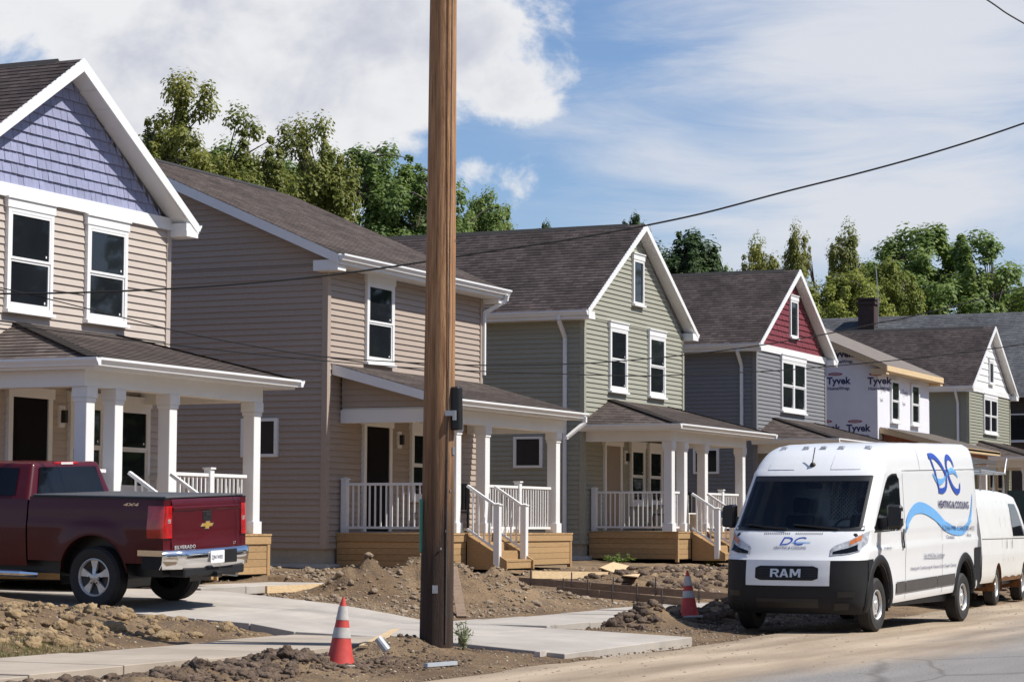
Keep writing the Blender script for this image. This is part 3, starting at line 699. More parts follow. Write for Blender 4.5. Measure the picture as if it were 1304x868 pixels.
def shed_porch(house, xe0, xe1, ye, yf, ze, zt, mat, sid, rakemat='white'):
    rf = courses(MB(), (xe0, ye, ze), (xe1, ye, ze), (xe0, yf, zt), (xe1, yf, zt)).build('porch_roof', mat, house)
    for x, s in ((xe0, 1), (xe1-.03, 1)):
        MB().prism([(x, ye-.02, ze-.005), (x, yf, zt-.005), (x, yf, zt-.21), (x, ye-.02, ze-.17)], (.03, 0, 0)).build('rake_board', rakemat, house, fixn=True)
    MB().prism([(xe0+.035, ye, ze-.03), (xe0+.035, yf, zt-.03), (xe0+.035, yf, zt-.10), (xe0+.035, ye, ze-.1)], (xe1-xe0-.07, 0, 0)).build('roof_deck', 'soffit', house, fixn=True)
    MB().box(xe0+.37, xe1-.37, ye+.02, yf-.03, ze-.16, ze-.13).build('porch_ceiling', 'soffit', house)
    MB().box(xe0+.035, xe1-.035, ye, ye+.025, ze-.16, ze-.005).build('fascia', rakemat, house)
    if rakemat == 'white': g = MB(); gutter(g, (xe0, ye, ze), (xe1, ye, ze), (0, -1, 0)); g.build('gutter', 'gutter', house)
    # sided triangle under the left rake
    w = Wall('L', xe0+.36); s = (zt-ze)/(yf-ye)
    gb = MB().prism([(xe0+.36, ye+.35, ze-.12), (xe0+.36, yf-.03, ze-.12), (xe0+.36, yf-.03, zt-.16)], (.06, 0, 0)).build('porch_gable', sid, house, fixn=True)
    z = ze-.12
    jb = MB()
    while z < zt-.2:
        y0_ = ye+.30+max(0, (z-(ze-.12)))/s; y1_ = ye+.30+max(0, (z+.118-(ze-.12)))/s
        if y0_ > yf-.1: break
        lap_into(jb, w, y0_, yf-.03, min(y1_, yf-.03), yf-.03, z, z+.118); z += .118
    jb.build('siding', sid, gb, kind='stuff')
def beams(house, x0, x1, y0, y1, z0, z1, mat='white'):
    """boxed beam on the porch columns: front, left and right"""
    MB().box(x0, x1, y0, y0+.26, z0, z1).build('porch_beam', mat, house); MB().box(x0, x0+.26, y0+.261, y1, z0, z1).build('porch_beam', mat, house); MB().box(x1-.26, x1, y0+.261, y1, z0, z1).build('porch_beam', mat, house)
GZ = .66
def shell(house, xl, xr, yf, dep, zt, gz, sid, single, wallmat=None, front=True, left=True):
    wm = wallmat or sid
    MB().box(xl+.03, xr-.03, yf+.03, yf+dep-.03, gz-.4, 1.02+house['dz']).build('foundation', 'found', house)
    MB().box(xl-.10, xr+.10, yf-.10, yf+dep+.1, gz-.4, gz+.07).build('footing_ledge', 'ledge', house)
    z0 = 1.0+house['dz']; t = .14
    fw = MB().box(xl, xr, yf, yf+t, z0, zt).build('front_wall', wm, house); lw = MB().box(xl, xl+t, yf+t, yf+dep, z0, zt).build('side_wall', wm, house)
    MB().box(xr-t, xr, yf+t, yf+dep, z0, zt).build('side_wall', wm, house); MB().box(xl+t, xr-t, yf+dep-t, yf+dep, z0, zt).build('rear_wall', wm, house)
    MB().box(xl+t, xr-t, yf+t, yf+dep-t, zt-.2, zt-.02).build('attic_floor', 'dark', house)
    return fw, lw
def corner_boards(house, xl, xr, yf, z0, z1, mat):
    MB().box(xl-.040, xl+.085, yf-.040, yf-.0, z0, z1).box(xl-.040, xl-.0, yf, yf+.085, z0, z1).build('corner_board', mat, house)
    MB().box(xr-.085, xr+.040, yf-.040, yf-.0, z0, z1).box(xr, xr+.04, yf, yf+.085, z0, z1).build('corner_board', mat, house)
def gable_house(label, xl, xr, yf, dep, dz, zr, slope, sid, single, gable, wins, gwin, doorx, lampx, pwins, ov=.36, ovf=.32, rake=.17, frieze=False, sidewin=None, downs=None, porch=None, roofmat='shingle', dmat='door_dark'):
    cx = (xl+xr)/2; gz = GZ+dz; h = thing('house', (cx, yf, gz), label, 'house', 'new houses along the street'); h['dz'] = dz
    half = (xr-xl)/2; zt = 6.5+dz; ze = zr-slope*(half+ov)
    fw, lw = shell(h, xl, xr, yf, dep, zt, gz, sid, single)
    F = Wall('F', yf); Lw = Wall('L', xl); z0 = 1.03+dz; tf = .155
    siding(F, fw, xl, xr, z0, zt, sid, single); siding(Lw, lw, yf, yf+dep, z0, zt-.02, sid, single)
    corner_boards(h, xl, xr, yf, z0-.01, zt-.03, sid)
    # gable wall
    zg = zr-tf-.02; gh = MB().prism([(xl, yf+.004, zt-.01), (xr, yf+.004, zt-.01), (cx, yf+.004, zg)], (0, .13, 0)).build('gable_wall', sid if gable is None else gable, h, fixn=True)
    span = lambda z: (xl+max(0, (z-zt))/((zg-zt)/half), xr-max(0, (z-zt))/((zg-zt)/half))
    if frieze:
        MB().box(xl-.045, xr+.045, yf-.055, yf+.003, zt-.02, zt+.19).build('frieze_board', 'white', h)
        if gable == 'white_shake': siding(F, gh, 0, 0, zt+.195, zg, gable, False, .26, span)
        else: shakes(F, gh, zt+.195, zg, span, gable, single, seed=int(xl))
    else: siding(F, gh, 0, 0, zt, zg, sid, single, .118, span)
    # roof
    y0, y1 = yf-ovf, yf+dep+.3
    rl = courses(MB(), (xl-ov, y1, ze), (xl-ov, y0, ze), (cx, y1, zr), (cx, y0, zr)).build('roof', roofmat, h)
    courses(MB(), (xr+ov, y0, ze), (xr+ov, y1, ze), (cx, y0, zr), (cx, y1, zr)).build('roof', roofmat, h)
    for sx, ex in ((1, xl-ov), (-1, xr+ov)):
        MB().prism([(ex, y0+.03, ze-.004), (cx, y0+.03, zr-.004), (cx, y0+.03, zr-.05), (ex, y0+.03, ze-.05)], (0, y1-y0-.06, 0)).build('roof_deck', 'soffit', h, fixn=True)
        MB().prism([(ex-sx*.02, y0-.012, ze+.0), (cx, y0-.012, zr+.012), (cx, y0-.012, zr-rake-.03), (ex-sx*.02, y0-.012, ze-rake)], (0, .035, 0)).build('rake_board', 'white', h, fixn=True)
        so_ = MB().prism([(ex+sx*.05, y0+.024, ze-rake+.045), (cx, y0+.024, zr-rake+.01), (cx, y0+.024, zr-rake-.015), (ex+sx*.05, y0+.024, ze-rake+.02)], (0, ovf-.026, 0)).build('soffit', 'soffit', h, fixn=True)
        n = 9
        for i in range(1, n):   # joints between the soffit panels
            q = i/n; x = lerp(ex, cx, q); z = lerp(ze-rake+.02, zr-rake-.015, q); MB().box(x-.008, x+.008, y0+.026, yf-.03, z-.010, z-.0).build('soffit_joint', 'soffit', so_)
        a, b = sorted((ex, xl if sx > 0 else xr))
        MB().box(a, b, y0-.008, yf+.05, ze-rake-.07, ze-rake+.03).box(a, b, y0+.0, yf+.05, ze-rake+.031, ze-.012).build('cornice_return', 'white', h)
        MB().box(a+.02, b, yf+.06, y1, ze-.20, ze-.175).build('eave_soffit', 'soffit', h)
        MB().box(ex-.012, ex+.015, yf+.051, y1, ze-.20, ze-.006).build('fascia', 'white', h)
        g = MB()
        if sx > 0: gutter(g, (ex-.013, y1, ze), (ex-.013, y0, ze), (-1, 0, 0))
        else: gutter(g, (ex+.013, y0, ze), (ex+.013, y1, ze), (1, 0, 0))
        g.build('gutter', 'gutter', h)
    rc = MB().prism([(cx-.14, y0+.5, zr-.09), (cx, y0+.5, zr+.045), (cx+.14, y0+.5, zr-.09)], (0, y1-y0-1.0, 0)).build('ridge_vent', 'ridge', h, fixn=True)
    for a0, a1, b0, b1, c in wins: window(h, F, a0, a1, b0+dz, b1+dz, c)
    if gwin: window(h, F, *gwin, cols=1, fixed=True)
    if sidewin: window(h, Lw, *sidewin, header=False, sill=False, fixed=True)
    if doorx: door(h, F, *doorx, DECK+dz, 3.58+dz, dmat)
    if lampx: lamp(h, F, lampx, 3.17+dz)
    for a0, a1 in pwins: window(h, F, a0, a1, 1.95+dz, 3.58+dz)
    if downs: y, = downs; downspout(h, [(xl-ov-.06, y, ze-.1), (xl-ov-.06, y, ze-.22), (xl-.08, y, ze-.62), (xl-.08, y, gz+.12)])
    if porch: porch(h)
    return h
def side_house(label, xl, xr, yf, dep, dz, ze, slope, sid, single, ov, wins, doorx, lampx, pwins, sidewin, porch, wrap=False):
    cx = (xl+xr)/2; gz = GZ+dz; h = thing('house', (cx, yf, gz), label, 'house', 'new houses along the street'); h['dz'] = dz
    zt = 6.5+dz; y0 = yf-.45; yr = yf+dep/2; zr = ze+slope*(yr-y0); y1 = yr+(yr-y0); wm = 'wrap' if wrap else sid
    fw, lw = shell(h, xl, xr, yf, dep, zt, gz, wm, single)
    F = Wall('F', yf); Lw = Wall('L', xl); z0 = 1.03+dz
    zs = ze+slope*(yf-y0)-.12  # underside of the roof at the wall
    gw = MB().prism([(xl+.004, yf, zt-.01), (xl+.004, yf+dep, zt-.01), (xl+.004, yf+dep, zs), (xl+.004, yr, zr-.13), (xl+.004, yf, zs)], (.13, 0, 0)).build('gable_wall', wm, h, fixn=True)
    MB().prism([(xr-.134, yf, zt-.01), (xr-.134, yf+dep, zt-.01), (xr-.134, yf+dep, zs), (xr-.134, yr, zr-.13), (xr-.134, yf, zs)], (.13, 0, 0)).build('gable_wall', wm, h, fixn=True)
    span = lambda z: (yf+max(0, z-zs)/slope, yf+dep-max(0, z-zs)/slope)
    if not wrap:
        siding(F, fw, xl, xr, z0, zt, sid, single); siding(Lw, lw, yf, yf+dep, z0, zt, sid, single); siding(Lw, gw, 0, 0, zt, zr-.14, sid, single, .118, span)
        corner_boards(h, xl, xr, yf, z0-.01, zt-.03, sid)
    rm = 'felt' if wrap else 'shingle_sunlit'; tr = 'pine' if wrap else 'white'
    if wrap:
        MB().prism([(xl-ov, y0, ze), (xl-ov, yr, zr), (xl-ov, yr, zr+.015), (xl-ov, y0, ze+.015)], (xr-xl+2*ov, 0, 0)).build('roof', rm, h, fixn=True)
        MB().prism([(xl-ov, y1, ze), (xl-ov, yr, zr), (xl-ov, yr, zr+.015), (xl-ov, y1, ze+.015)], (xr-xl+2*ov, 0, 0)).build('roof', rm, h, fixn=True)
    else:
        courses(MB(), (xl-ov, y0, ze), (xr+ov, y0, ze), (xl-ov, yr, zr), (xr+ov, yr, zr)).build('roof', rm, h); courses(MB(), (xr+ov, y1, ze), (xl-ov, y1, ze), (xr+ov, yr, zr), (xl-ov, yr, zr)).build('roof', rm, h)
        MB().prism([(xl+.3, yr-.14, zr-.04), (xl+.3, yr, zr+.045), (xl+.3, yr+.14, zr-.04)], (xr-xl-.6, 0, 0)).build('ridge_vent', 'ridge', h, fixn=True)
    for a, b in ((y0, yr), (y1, yr)):
        MB().prism([(xl-ov+.03, a, ze-.005), (xl-ov+.03, b, zr-.005), (xl-ov+.03, b, zr-.09), (xl-ov+.03, a, ze-.09)], (xr-xl+2*ov-.06, 0, 0)).build('roof_deck', 'ply' if wrap else 'soffit', h, fixn=True)
        for x in (xl-ov-.005, xr+ov-.025): MB().prism([(x, a, ze-.004), (x, b, zr-.004), (x, b, zr-.2), (x, a, ze-.19)], (.03, 0, 0)).build('rake_board', tr, h, fixn=True)
    for x in (xl-ov, xr): MB().box(x+.026, x+ov-.026, y0+.03, yf+.12, ze-.30, ze-.10).build('cornice_return', tr, h)
    MB().box(xl-ov+.03, xr+ov-.03, y0-.012, y0+.015, ze-.19, ze-.004).build('fascia', tr, h)
    MB().box(xl-.02, xr+.02, y0+.016, yf-.032, ze-.2, ze-.175).build('eave_soffit', 'ply' if wrap else 'soffit', h)
    if not wrap: g = MB(); gutter(g, (xl-ov, y0-.013, ze), (xr+ov, y0-.013, ze), (0, -1, 0)); g.build('gutter', 'gutter', h)
    for a0, a1, b0, b1, c in wins: window(h, F, a0, a1, b0+dz, b1+dz, c, header=not wrap)
    if sidewin: window(h, Lw, *sidewin, header=False, sill=False, fixed=True)
    if doorx: door(h, F, *doorx, DECK+dz, 3.58+dz, 'door_dark')
    if lampx: lamp(h, F, lampx, 3.2+dz)
    for a0, a1 in pwins: window(h, F, a0, a1, 1.95+dz, 3.58+dz)
    porch(h)
    return h, zr
YF = 22.0; YD = 19.7; YC0, YC1 = 19.76, 20.04
def std_porch(xe0, xe1, xt0, xt1, x0, x1, cols, stair, dz, rails, downs=False):
    def f(h):
        hip_porch(h, xe0, xe1, 19.45, YF-.03, xt0, xt1, 3.86+dz, 4.56+dz)
        beams(h, cols[0]-.01, cols[-1]+.29, YC0-.0, YF-.03, 3.47+dz, 3.735+dz)
        for c in cols: column(h, c+.06, c+.27, YC0+.02, YC0+.23, DECK+dz, 3.47+dz)
        deck(h, x0, x1, YD, YF-.03, dz, GZ+dz, stair)
        z = DECK+dz
        newel(h, x0+.12, YF-.12, z); rail_run(h, (x0+.12, YF-.18), (x0+.12, YC1), z, z)
        for a, b, mid in rails: rail_run(h, (a, 19.9), (b, 19.9), z, z, post_mid=mid)
        rail_run(h, (x1-.2, YF-.1), (x1-.2, YC1), z, z)
    return f
# house 1: beige with blue shakes
h1 = gable_house('beige sided house with blue shake gable behind the maroon pickup', 27.7, 33.85, YF, 11, 0, 8.86, .655, 'beige', True, 'blue_shake',
    [(29.28, 30.46, 4.70, 6.49, 1), (31.38, 32.53, 4.70, 6.47, 1)], None, (29.39, 30.52), 30.80, [(31.0, 31.95), (32.35, 33.28)], ovf=.36, rake=.17, frieze=True,
    porch=std_porch(28.05, 33.8, 29.66, 32.3, 28.2, 33.45, [28.29, 29.02, 30.49, 33.0], (29.35, 30.44), 0, [(30.8, 33.0, True), (28.6, 29.0, False)]))
# house 2: taupe, ridge along the street
def p2(h):
    shed_porch(h, 39.6, 46.1, 19.45, YF-.03, 3.86, 4.57, 'shingle_sunlit', 'taupe'); z = DECK
    beams(h, 39.95, 45.85, YC0, YF-.03, 3.44, 3.695)
    for c in (40.53, 41.83, 45.32): column(h, c+.06, c+.27, YC0+.02, YC0+.23, z, 3.44)
    deck(h, 39.85, 46.0, YD, YF-.03, 0, GZ, (40.9, 42.1))
    newel(h, 40.0, YF-.12, z); rail_run(h, (40.0, YF-.18), (40.0, YC1+.1), z, z); newel(h, 40.0, 19.95, z)
    rail_run(h, (40.06, 19.9), (40.53, 19.9), z, z); rail_run(h, (42.11, 19.9), (45.32, 19.9), z, z, post_mid=True); rail_run(h, (45.8, YF-.1), (45.8, YC1), z, z)
    downspout(h, [(45.95, 19.36, 3.78), (45.95, 19.36, 3.66), (45.66, 19.66, 3.34), (45.66, 19.66, 3.30)], .06)
h2, _ = side_house('taupe sided house with its ridge along the street and a shed porch roof', 39.43, 46.32, YF, 10.2, 0, 6.62, .437, 'taupe', True, .38,
    [(40.93, 42.1, 4.64, 6.46, 1)], (40.85, 42.05), 42.42, [(42.92, 43.9), (44.2, 45.2)], (23.03, 23.85, 2.73, 3.53), p2)
downspout(h2, [(46.55, 21.47, 6.5), (46.55, 21.5, 6.38), (46.37, 21.95, 6.1), (46.37, 21.95, 4.75)])
# house 3: sage
h3 = gable_house('sage green house with sided gable and narrow attic window, hip porch roof', 52.1, 58.9, YF, 11.5, 0.02, 9.13, .66, 'sage', True, None,
    [(53.64, 54.80, 4.74, 6.52, 1), (56.31, 57.46, 4.74, 6.52, 1)], (55.2, 55.93, 7.04, 8.40), (53.3, 54.45), 54.75, [(55.05, 56.0), (56.3, 57.25)], ov=.40, ovf=.30, rake=.13,
    sidewin=(23.05, 23.82, 2.82, 3.63), downs=(22.45,), dmat='door_tan',
    porch=std_porch(51.75, 58.75, 53.75, 57.7, 52.4, 58.5, [52.17, 53.02, 54.47, 57.3], (53.36, 54.42), .02, [(54.8, 57.3, True), (52.5, 53.0, False)]))
# house 4: slate with red shakes
h4 = gable_house('grey sided house with dark red shake gable and paired upper windows', 64.96, 71.76, YF, 11.5, .12, 9.26, .66, 'slate', False, 'red_shake',
    [(67.22, 69.58, 4.76, 6.52, 2)], (68.08, 68.83, 7.16, 8.50), (66.3, 67.4), 67.7, [(68.0, 69.0), (69.4, 70.3)], ov=.40, ovf=.30, rake=.14, frieze=True,
    sidewin=(23.11, 23.91, 2.95, 3.74), downs=(22.4,),
    porch=std_porch(64.5, 71.6, 66.6, 70.5, 65.2, 71.3, [65.0, 65.85, 67.3, 70.1], (66.2, 67.25), .12, [(67.6, 70.1, True), (65.3, 65.8, False)]))
# house 5: wrapped, unfinished
def p5(h):
    dz = .25; shed_porch(h, 78.0, 84.9, 19.45, YF-.03, 3.95+dz, 4.62+dz, 'felt', 'trim_red', 'pine'); z = DECK+dz
    beams(h, 78.35, 84.3, YC0, YF-.03, 3.48+dz, 3.78+dz, 'trim_red')
    for c in (78.4, 80.2, 84.0): column(h, c+.06, c+.27, YC0+.02, YC0+.23, z, 3.48+dz)
    deck(h, 78.2, 84.5, YD, YF-.03, dz, GZ+dz, None)
h5, zr5 = side_house('unfinished house wrapped in white building paper between the grey and the green house', 77.8, 84.7, YF, 10.2, .25, 6.93, .437, 'wrap', False, .38,
    [(79.38, 80.42, 4.80, 6.32, 1), (82.07, 83.12, 4.80, 6.32, 1)], (79.4, 80.6), None, [(81.2, 82.2)], None, p5, True)
# house 6: moss green with white gable
h6 = gable_house('moss green house with white boarded gable beside the wrapped house', 90.7, 97.8, YF, 11.5, .32, 9.55, .66, 'moss', False, 'white_shake',
    [(93.05, 95.37, 4.85, 6.50, 2)], (94.05, 94.75, 7.2, 8.3), (92.0, 93.1), None, [(93.8, 94.8), (95.2, 96.2)], ov=.40, ovf=.30, rake=.14, frieze=True, downs=(22.4,),
    porch=std_porch(90.1, 97.6, 92.4, 96.4, 91.0, 97.4, [90.9, 91.75, 93.2, 96.0], (92.1, 93.15), .32, [(93.5, 96.0, True)]))
# printed wrap
def wrap_print():
    w = h5; xl = 77.8
    def word(y, z, s, red=True):
        a = MB(); put_text(a, 'Tyvek', s, lambda u, v: (xl-.006, y-u, z+v), offset=.012, spacing=1.02); a.build('wrap_lettering', 'ink', w)
        a = MB(); put_text(a, 'HomeWrap.', s*.48, lambda u, v: (xl-.006, y-u-.02, z-s*.62+v), offset=.004, spacing=1.0); a.build('wrap_lettering', 'ink', w)
        if not red: return
        a = MB()
        n = 16
        P = [(xl-.006, y-.30+.26*math.cos(2*math.pi*i/n), z+s*1.02+.055*math.sin(2*math.pi*i/n)) for i in range(n)]
        a.add(P, [tuple(range(n))]); lg = a.build('wrap_emblem', 'ink_r', w)
        a = MB(); put_text(a, 'DUPONT', .085, lambda u, v: (xl-.009, y-.13-u, z+s*1.02-.03+v)); a.build('emblem_lettering', 'wrap', lg)
    for px, py in ((1053, 489), (1105, 489), (1078, 549), (1057, 455)):
        p = atX(px, py, xl); word(p.y, p.z, .33, py > 460)
    p = atX(1040, 549, xl); word(p.y, p.z, .33)
    for x in (78.1, 81.0):
        for z in (6.1, 5.75): 
            a = MB(); put_text(a, 'Tyvek', .30 if z > 6 else .16, lambda u, v: (x+u, YF-.006, z+v), offset=.006); a.build('wrap_lettering', 'ink_f', w)
    MB().box(77.79, 77.84, YF-.004, YF+.001, 1.3, 6.7).build('wrap_seam', 'ink_f', w)
wrap_print()
# older dark-roofed building behind the row, with chimney
def old_house():
    X0, X1, Y0, Y1 = 106.3, 118.0, 17.0, 42.0; g = 1.0
    h = thing('old_house', (112, 30, g), 'old dark walled building with long grey roof and brick chimney behind the row', 'house')
    MB().box(X0, X1, Y0, Y1, g-.5, 7.5).build('wall', 'dkwall', h)
    MB().prism([(X0, Y0, 7.5), (X1, Y0, 7.5), (112.15, Y0, 11.6)], (0, Y1-Y0, 0)).build('gable_wall', 'dkwall', h, fixn=True)
    courses(MB(), (X0-.5, Y1+.4, 7.3), (X0-.5, Y0-.4, 7.3), (112.15, Y1+.4, 11.75), (112.15, Y0-.4, 11.75), .16).build('roof', 'shingle_g', h)
    courses(MB(), (X1+.5, Y0-.4, 7.3), (X1+.5, Y1+.4, 7.3), (112.15, Y0-.4, 11.75), (112.15, Y1+.4, 11.75), .16).build('roof', 'shingle_g', h)
    c = MB().box(111.1, 111.9, 31.55, 32.35, 10.5, 12.5).build('chimney', 'brick', h)
    MB().box(111.03, 111.97, 31.48, 32.42, 12.28, 12.42).box(111.03, 111.97, 31.48, 32.42, 12.5, 12.6).build('chimney_cap', 'brick', c)
    MB().tube([(111.3, 31.4, 10.9), (111.3, 31.4, 12.9), (111.3, 31.5, 14.2)], .02, 6).build('antenna', 'galv', h)
    w = Wall('L', X0)
    for y in (20.2, 22.6, 25.0): window(h, w, y, y+1.5, 5.3, 6.6, header=False, fixed=True)
old_house()

# ------------------------------------------------------------------ vehicles
def vehicle(name, loc, rot, label, cat, mode='YXZ'):
    t = thing(name, loc, label, cat); t.rotation_mode = mode; t.rotation_euler = rot; ORG[t.name] = Vector((0, 0, 0)); return t
def arc_pts(n, a0, a1): return [a0+(a1-a0)*i/n for i in range(n+1)]
def wheel(parent, c, out, Rr, rr, wd, style, group=None):
    """tyre with rim; out = +-unit axis pointing away from the vehicle"""
    c = Vector(c); out = Vector(out); h = wd/2
    mb = MB().lathe([(rr*.96, -h*.9), (rr+.02, -h), (Rr*.93, -h*.96), (Rr, -h*.72), (Rr, h*.72), (Rr*.93, h*.96), (rr+.035, h), (rr+.006, h*.88), (rr*.98, h*.80)], c, out, 40)
    ty = mb.build('wheel', 'rubber', parent, auto=40)
    tr = MB()
    for k in range(4): 
        x = -h*.6+h*.4*k; tr.lathe([(Rr+.001, x-h*.13), (Rr+.006, x-h*.11), (Rr+.006, x+h*.11), (Rr+.001, x+h*.13)], c, out, 40)
    tr.build('tyre_tread', 'tread', ty, kind='stuff')
    MB().lathe([(rr*.97, -h*.8), (rr*.97, h*.62), (.0, h*.30)], c, out, 32).build('wheel_barrel', 'blacktrim', ty)
    rim = MB().lathe([(rr*.99, h*.60), (rr*1.0, h*.86), (rr*.95, h*.90), (rr*.90, h*.80), (rr*.885, h*.62)], c, out, 40).build('rim', 'alloy' if style == 'alloy' else 'steelw', ty, auto=40)
    u = out.cross(Vector((0, 0, 1))).normalized(); v = Vector((0, 0, 1))
    P = lambda r, a, d: c+out*d+(u*math.cos(a)+v*math.sin(a))*r
    if style == 'alloy':
        for k in range(5):
            a = 2*math.pi*k/5+.31; mb = MB(); q = []
            for d in (h*.74, h*.45):
                for r_, wa in ((rr*.2, .50), (rr*.5, .25), (rr*.92, .26)): q += [P(r_, a-wa, d+(.015 if r_ < rr*.3 else 0)), P(r_, a+wa, d+(.015 if r_ < rr*.3 else 0))]
            mb.add(q, [(0, 1, 3, 2), (2, 3, 5, 4), (0, 2, 8, 6), (2, 4, 10, 8), (1, 7, 9, 3), (3, 9, 11, 5)]); mb.build('spoke', 'alloy', ty, fixn=False)
        MB().lathe([(0, h*.92), (rr*.17, h*.90), (rr*.23, h*.80), (rr*.28, h*.60)], c, out, 24).build('hub_cap', 'alloy', ty, auto=40)
        for k in range(6):
            a = 2*math.pi*k/6; MB().lathe([(0, h*.86), (rr*.045, h*.85), (rr*.05, h*.6)], P(rr*.33, a, 0), out, 8).build('lug_nut', 'blacktrim', ty)
    else:
        MB().lathe([(rr*.9, h*.62), (rr*.78, h*.50), (rr*.62, h*.56), (rr*.42, h*.72), (rr*.30, h*.70), (rr*.26, h*.80), (0, h*.84)], c, out, 40).build('wheel_disc', 'steelw', ty, auto=35)
        for k in range(10):
            a = 2*math.pi*k/10; MB().lathe([(0, h*.60), (rr*.075, h*.60), (rr*.08, h*.4)], P(rr*.70, a, 0), out, 10).build('vent_hole', 'blacktrim', ty)
    return ty
def strip(mb, xs, zl, zu, nz, fn, flip=False):
    """sheet of columns: at each station x rows from zl(x) to zu(x); fn(x,z) -> point"""
    rows = []
    for x in xs:
        a, b = zl(x), zu(x); rows.append([fn(x, a+(b-a)*k/nz) for k in range(nz+1)])
    return mb.grid(rows, flip)
def stations(a, b, step, extra=()):
    n = max(1, round((b-a)/step)); s = {round(a+(b-a)*i/n, 4) for i in range(n+1)}
    for c, r_ in extra:
        for k in range(25):
            x = c-r_*math.cos(math.pi*k/24)
            if a <= x <= b: s.add(round(x, 4))
    return sorted(s)

def pickup():
    t = vehicle('pickup_truck', (26.72, 17.77, .425), (R(1.0), R(-2.1), R(-2.2)), 'maroon pickup truck with black bed cover parked on the concrete driveway', 'pickup truck')
    AR = .53; AC = .42
    def xf(y, z):
        w = pl([(.45, .93), (.60, .965), (.85, .985), (1.08, .988), (1.12, .975), (1.30, .96), (1.43, .935)], z)
        for c in (0, 3.65):
            d = math.hypot(y-c, (z-AC)); w += .03*sstep(.80, .54, d)
        if y < -.85: w -= .035*((-.85-y)/.25)**2
        return w
    def zl(y0):
        def f(y):
            b = .60 if y < 1.1 else .52
            for c in (0, 3.65):
                if abs(y-c) < AR: b = max(b, AC+math.sqrt(max(0, AR*AR-(y-c)**2)))
            return b
        return f
    for s in (-1, 1):
        fn = lambda y, z: (s*xf(y, z), y, z)
        strip(MB(), stations(-1.09, 1.075, .09, ((0, AR),)), zl(0), lambda y: 1.43, 14, fn, s > 0).build('bed_side', 'maroon', t, smooth=True)
        strip(MB(), stations(1.10, 4.45, .1, ((3.65, AR),)), zl(0), lambda y: 1.40 if y < 3.3 else pl([(3.3, 1.40), (3.7, 1.28), (4.45, 1.18)], y), 12, fn, s > 0).build('cab_side', 'maroon', t, smooth=True)
        for c in (0, 3.65):   # lip and liner of the wheel openings
            m_ = MB(); rows = []
            for k in range(25):
                a = math.pi*(.03+.94*k/24); y = c-AR*math.cos(a); z = AC+AR*math.sin(a); x = xf(y, z); rows.append([(s*x, y, z), (s*(x+.012), c-(AR+.0)*math.cos(a), z+.008), (s*(x-.06), y, z-.004)])
            m_.grid(rows, s < 0).build('arch_lip', 'maroon', t, smooth=True)
            MB().grid([[(s*.96, c-(AR+.02)*math.cos(a), AC+(AR+.02)*math.sin(a)), (s*.45, c-(AR+.02)*math.cos(a), AC+(AR+.02)*math.sin(a))] for a in arc_pts(18, -.25, math.pi+.25)]).build('wheel_liner', 'blacktrim', t)
            wheel(t, (s*.845, c, .40), (s, 0, 0), .40, .25, .27, 'alloy')
        # door gap, handle, side step, mirror
        for yy in (2.18,): MB().box(min(s*.975, s*.992), max(s*.975, s*.992), yy-.006, yy+.006, .6, 1.40).build('panel_gap', 'blacktrim', t)
        MB().box(min(s*.96, s*1.02), max(s*.96, s*1.02), 1.95, 2.12, 1.18, 1.22).build('door_handle', 'maroon', t)
        MB().tube([(s*.86, 1.0, .40), (s*1.0, 1.15, .42), (s*1.0, 3.0, .42), (s*.86, 3.1, .40)], .045, 10).build('side_step', 'chrome', t)
        MB().box(min(s*1.0, s*1.22), max(s*1.0, s*1.22), 2.95, 3.08, 1.36, 1.60).build('mirror', 'blacktrim', t, bevel=.02)
        # tail lamp wrapping the rear corner
        rows = []
        for k in range(9):
            q = k/8; y = lerp(-.86, -1.115, min(1, q/.45)); row = []
            for z in (.93, .99, 1.08, 1.2, 1.30, 1.345):
                if k <= 3: x = xf(y, z)+.012
                else: x = lerp(xf(-1.09, z)+.010, .80, (q-.375)/.625); 
                row.append((s*x, y if k <= 3 else -1.118, z))
            rows.append(row)
        MB().grid(rows, s > 0).build('tail_light', 'lens_r', t, smooth=True)
        MB().box(min(s*.83, s*.89), max(s*.83, s*.89), -1.118, -1.112, 1.12, 1.175).build('reversing_lens', 'lens_w', t)
        strip(MB(), [.795, .86, .93, .958], lambda x: .66, lambda x: .93, 3, lambda x, z: (s*x, -1.095+.5*(max(0, x-.86))**2, z), s < 0).build('rear_corner', 'maroon', t)
        strip(MB(), [.795, .86, .93, .95], lambda x: 1.345, lambda x: 1.43, 2, lambda x, z: (s*x, -1.095+.5*(max(0, x-.86))**2, z), s < 0).build('rear_corner', 'maroon', t)
        MB().box(min(s*.84, s*.945), max(s*.84, s*.945), -1.10, 1.07, 1.425, 1.438).build('bed_rail_cap', 'blacktrim', t)
    # under side, bed cover, tailgate
    MB().box(-.78, .78, -.95, 4.4, .42, 1.0).build('underbody', 'blacktrim', t)
    MB().box(-.86, .86, -1.06, 1.06, 1.0, 1.40).build('bed', 'blacktrim', t)
    tc_ = MB().box(-.90, .90, -1.085, 1.06, 1.439, 1.468).build('bed_cover', 'tonneau', t, bevel=.008)
    tg = MB()
    prof = [(.705, -1.085), (.72, -1.105), (.86, -1.108), (.885, -1.10), (1.0, -1.112), (1.27, -1.115), (1.285, -1.13), (1.315, -1.135), (1.33, -1.112), (1.40, -1.105), (1.43, -1.09)]
    tg.grid([[(x, y, z) for z, y in prof] for x in (-.79, -.5, -.2, 0, .2, .5, .79)], False).build('tailgate', 'maroon', t, auto=30)
    MB().box(-.10, .10, -1.124, -1.108, 1.135, 1.262).build('tailgate_handle', 'blacktrim', t, bevel=.008)
    MB().box(-.05, .05, -1.132, -1.124, 1.20, 1.23).build('handle_slot', 'dark', t)
